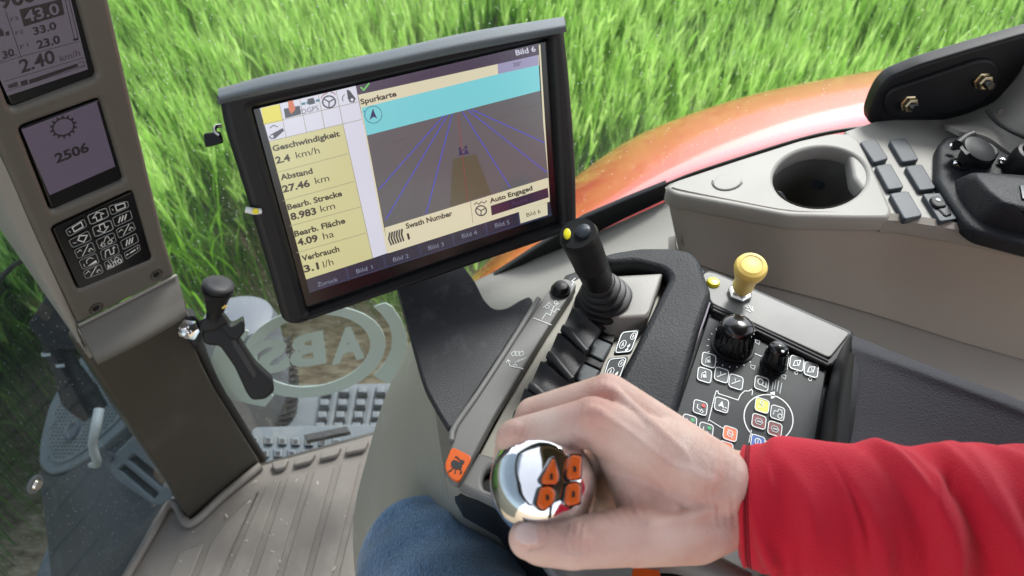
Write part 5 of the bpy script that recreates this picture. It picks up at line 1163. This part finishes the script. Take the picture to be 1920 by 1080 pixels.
def detail(o):
    me = o.data; n = len(me.vertices); co = np.empty(n*3); me.vertices.foreach_get('co', co); co = co.reshape(-1, 3); W_ = co+np.array(o.location)
    nr = np.empty(n*3); me.vertices.foreach_get('normal', nr); nr = nr.reshape(-1, 3)
    d = W_-np.array(CAM); z = d@np.array(FW); X = 960+1280*(d@np.array(RT))/z; Y = 540-1280*(d@np.array(UPV))/z
    face = np.clip(-(nr*d).sum(1)/np.linalg.norm(d, axis=1), 0, 1)
    disp = np.zeros(n)
    def crease(pts, wd, dp):
        nonlocal disp
        best = np.full(n, 1e9)
        for (x0, y0), (x1, y1) in zip(pts, pts[1:]):
            L2 = (x1-x0)**2+(y1-y0)**2; t = np.clip(((X-x0)*(x1-x0)+(Y-y0)*(y1-y0))/L2, 0, 1)
            best = np.minimum(best, np.hypot(X-x0-t*(x1-x0), Y-y0-t*(y1-y0)))
        disp += dp*np.exp(-(best/wd)**2)*np.clip(face*2, 0, 1)
    C_ = -.0009
    for k, x in enumerate((1052, 1064, 1077, 1090, 1102)): crease([(x, 980+abs(k-2)*3), (x-4, 1005), (x+2, 1040-abs(k-2)*4)], 2.6, C_*(1 if k in (1, 2, 3) else .6))
    for k, x in enumerate((957, 967, 978, 990)): crease([(x+6, 800), (x, 818), (x-4, 835)], 2.6, C_*.8)
    for k, x in enumerate((1086, 1098, 1110, 1122)): crease([(x+4, 758), (x, 778), (x+2, 800)], 3, C_*.45)
    for k, x in enumerate((1118, 1130, 1142)): crease([(x+3, 712), (x, 728), (x+4, 748)], 3, C_*.45)
    for k in range(5): crease([(1128+k*16, 960-k*9), (1150+k*14, 985-k*4), (1175+k*12, 990-k*2)], 3, C_*.5)
    for k in range(4): crease([(1335+k*14, 870), (1326+k*15, 920), (1335+k*14, 985)], 3.5, C_*.5)
    crease([(1062, 812), (1100, 835), (1124, 880), (1130, 930)], 5, C_*.8)
    crease([(962, 984), (985, 972), (1020, 976), (1030, 1000), (1018, 1024), (985, 1030)], 3, C_*.8)
    co += nr*disp[:, None]; me.vertices.foreach_set('co', co.ravel())
    red = np.zeros(n)
    for x, y, r, k in ((1105, 775, 42, .8), (1135, 722, 34, .8), (965, 815, 30, .7), (1075, 1015, 42, .7), (985, 1005, 38, .6), (1190, 1010, 50, .5), (1200, 930, 55, .45), (1330, 940, 60, .25), (1060, 805, 60, .3)):
        red += k*np.exp(-((X-x)**2+(Y-y)**2)/r**2)
    at = me.attributes.new('blush', 'FLOAT', 'POINT'); at.data.foreach_set('value', np.clip(red, 0, 1)); me.update()
detail(hand)
sm_ = M['skin'].node_tree; rn = [x for x in sm_.nodes if x.type == 'VALTORGB'][0]; pb = sm_.nodes['Principled BSDF']
an = sm_.nodes.new('ShaderNodeAttribute'); an.attribute_name = 'blush'; mxs = sm_.nodes.new('ShaderNodeMix'); mxs.data_type = 'RGBA'; mxs.inputs['B'].default_value = (.70, .33, .27, 1)
sc2 = sm_.nodes.new('ShaderNodeMath'); sc2.operation = 'MULTIPLY'; sc2.inputs[1].default_value = .75; sm_.links.new(an.outputs['Fac'], sc2.inputs[0]); sm_.links.new(sc2.outputs[0], mxs.inputs['Factor'])
sm_.links.new(rn.outputs[0], mxs.inputs['A']); sm_.links.new(mxs.outputs['Result'], pb.inputs['Base Color'])
# fine arm hair
hv, hf = [], []; rh = random.Random(3)
for k in range(110):
    x, y = rh.uniform(1230, 1400), rh.uniform(800, 880)
    p, nn = on_skin(tr, x, y)
    if p is None: continue
    g = (RT*rh.uniform(-.6, .5)+UPV*rh.uniform(.3, 1.0)).normalized(); g = (g-nn*g.dot(nn)*.8+nn*.35).normalized(); L_ = rh.uniform(.004, .010); s_d = g.cross(nn).normalized()*.00004
    q = p+g*L_*.5+nn*.0008; r_ = p+g*L_-nn*.0002; o = len(hv); hv += [p-s_d, p+s_d, q+s_d*.7, q-s_d*.7, r_]; hf += [(o, o+1, o+2, o+3), (o+3, o+2, o+4)]
tag(mesh_obj('arm_hair', hv, hf, mat('arm_hair', (.42, .27, .16), .5), hand, 0), kind='stuff')
nail_p = Plane(P(1000, 1000, .356), (CAM-P(1000, 1000, .36)).normalized()+Vector((-.3, .2, .2)))
# sleeve: a tube with folds
def sleeve():
    ax0 = [P(1386, 946, .425), P(1480, 955, .415), P(1620, 972, .405), P(1780, 992, .395), P(1960, 1015, .385), P(2150, 1040, .375)]
    C = cr([tuple(p) for p in ax0], 36); n = len(C); seg = 120
    T_ = np.gradient(C, axis=0); T_ /= np.linalg.norm(T_, axis=1, keepdims=True)
    R0 = np.interp(np.linspace(0, 1, n), [0, .08, .2, .45, .7, 1], [.034, .0375, .0415, .046, .0495, .056])
    rf = random.Random(5)
    FOLDS = [(.05, 1.9, .02, .020, 1.2, .003), (.115, 2.7, .07, .022, .8, .0055), (.14, 1.1, -.05, .03, .7, .004), (.22, 2.1, .06, .022, .6, .004), (.33, 1.3, .03, .05, .7, .003), (.40, 2.6, .08, .022, .8, .0045), (.475, 1.7, .06, .017, .9, .006), (.53, 2.2, .05, .02, 1.1, .005), (.60, 1.7, .06, .016, .8, .0055), (.655, 2.3, .04, .02, 1.2, .006), (.73, 1.9, .05, .018, 1.0, .005), (.8, 2, .05, .025, 1.2, .005)]
    for _ in range(26): FOLDS.append((rf.uniform(.05, .95), rf.uniform(.6, 3.6), rf.uniform(-.08, .10), rf.uniform(.006, .014), rf.uniform(.2, .5), rf.uniform(-.0022, .0022)))
    V, F = [], []
    for i in range(n):
        u = np.cross([0, 0, 1.], T_[i]); u /= np.linalg.norm(u); v = np.cross(T_[i], u); s = i/(n-1)
        for k in range(seg):
            a = 2*math.pi*k/seg
            fade = min(1, max(0, (s-.03)/.10))
            d = 0
            for s0, a0, tilt, wd, aw, am in FOLDS:
                da = (a-a0+math.pi) % (2*math.pi)-math.pi
                q = (s-s0-tilt*da-.012*math.sin(3*da+s0*40))/(wd*1.3)
                g = math.exp(-q*q)-.35*math.exp(-((q+1.9)**2)/1.6)
                d += am*g*math.exp(-(da/aw)**2)
            d = fade*(d+.0012*math.sin(9*s+2*a)+.0009*math.sin(31*s+1.3*math.sin(2*a)))
            cuff = .0016*(1 if .012 < s < .030 else 0) - .0014*(1 if .0335 < s < .037 else 0) - (.003*(1-s/.012) if s < .012 else 0)
            r = R0[i]+d*1.25+cuff
            V.append(C[i]+r*(u*math.cos(a)+v*math.sin(a)))
    # the wall turns in at the cuff
    o = len(V)
    for i, (rr, back) in enumerate(((.030, .0005), (.029, .012), (.028, .04))):
        u = np.cross([0, 0, 1.], T_[0]); u /= np.linalg.norm(u); v = np.cross(T_[0], u)
        for k in range(seg):
            a = 2*math.pi*k/seg; V.append(C[0]+T_[0]*back+rr*(u*math.cos(a)+v*math.sin(a)))
    for i in range(n-1):
        for k in range(seg):
            j = (k+1) % seg; F.append((i*seg+k, i*seg+j, (i+1)*seg+j, (i+1)*seg+k))
    for k in range(seg):
        j = (k+1) % seg
        F.append((j, k, o+k, o+j)); F.append((o+j, o+k, o+seg+k, o+seg+j)); F.append((o+seg+j, o+seg+k, o+2*seg+k, o+2*seg+j))
    so_ = mesh_obj('sleeve', V, F, M['sleeve'], pe, 80)
    for row in (7, 9):
        rg = [Vector(V[row*seg+k]) for k in range(0, seg, 3)]; rg.append(rg[0]); tube('hem_seam', rg, .00055, M['seam'], so_, 6, 2)
    return so_
slv = sleeve()
# thumb nail
tn = Plane(P(1003, 1000, .3555), (CAM-P(1003, 1000, .36)).normalized()*1.0+Vector((-.15, .35, .1)))
tdir = (P(960, 1006, .366)-P(1020, 1010, .364)).normalized()
nax = (CAM-P(990, 1002, .36)).normalized()+Vector((-.1, .35, .1)); nax.normalize()
lathe('thumbnail', [(.0001, -.0012), (.0062, -.0008), (.0066, 0), (.0058, .0009), (.003, .0014), (0, .0015)], P(992, 1000, .3580), nax, mat('nail', (.82, .58, .52), .25, spec=.5), hand, 28, sx=1.25, sy=.95, ux=tdir, smooth=80)
# leg in jeans
hip = P(960, 1420, .44); knee = P(800, 1085, .66); foot = FLOOR.hit(640, 1080)
lg = [hip, P(900, 1260, .53), knee, knee.lerp(foot, .35)+Vector((-.02, .0, -.02)), foot]
def leg():
    C = cr([tuple(p) for p in (hip, hip.lerp(knee, .5), knee+Vector((0, .01, 0)))], 20); V, F = [], []; seg = 64; n = len(C)
    T_ = np.gradient(C, axis=0); T_ /= np.linalg.norm(T_, axis=1, keepdims=True)
    rows = []
    for i in range(n+12):
        if i < n: c, t, r = C[i], T_[i], .092-.024*(i/(n-1))
        else:
            w_ = (i-n+1)/12; r = .068*math.sqrt(max(0, 1-w_**2.2)); c = C[-1]+T_[-1]*(.062*w_); t = T_[-1]
        u = np.cross([0, 0, 1.], t); u /= np.linalg.norm(u); v = np.cross(t, u)
        for k in range(seg):
            a = 2*math.pi*k/seg; wv = 1+.02*math.sin(5*a+i*.3)+.025*math.sin(i*.55+2*math.sin(a))*(i/n)
            V.append(c+r*wv*(u*math.cos(a)+v*math.sin(a)))
    m = n+12
    for i in range(m-1):
        for k in range(seg):
            j = (k+1) % seg; F.append((i*seg+k, i*seg+j, (i+1)*seg+j, (i+1)*seg+k))
    F.append(tuple(range(seg))); 
    return mesh_obj('trouser_leg', V, F, M['jean'], pe, 80)
leg()

# the rest of the driver and the seat, behind the lens
def soft(name, bones, m, parent, vox=.012): return organic(name, bones, m, parent, vox, 6)
soft('sweater', [((.34, -.30, CAMZ-.34), .15, (.30, -.28, CAMZ-.62), .17), ((.50, -.12, CAMZ-.33), .075, (.58, .02, CAMZ-.40), .062), ((.34, -.25, CAMZ-.26), .12, (.50, -.12, CAMZ-.33), .08), ((.58, .02, CAMZ-.40), .06, tuple(P(2120, 1036, .377)), .05)], M['sleeve'], pe)
seat = thing('driver_seat', 'dark cloth driver seat behind the camera', 'seat', (.3, -.3, CAMZ-1.2))
boxm('backrest', (.52, -.62, CAMZ-.85), (.66, -.10, CAMZ-.05), M['pad'], seat, .04)
boxm('cushion', (.0, -.62, CAMZ-.86), (.56, -.08, CAMZ-.74), M['pad'], seat, .04)
boxm('pedestal', (.1, -.55, CAMZ-1.24), (.5, -.15, CAMZ-.86), M['black'], seat, .02)
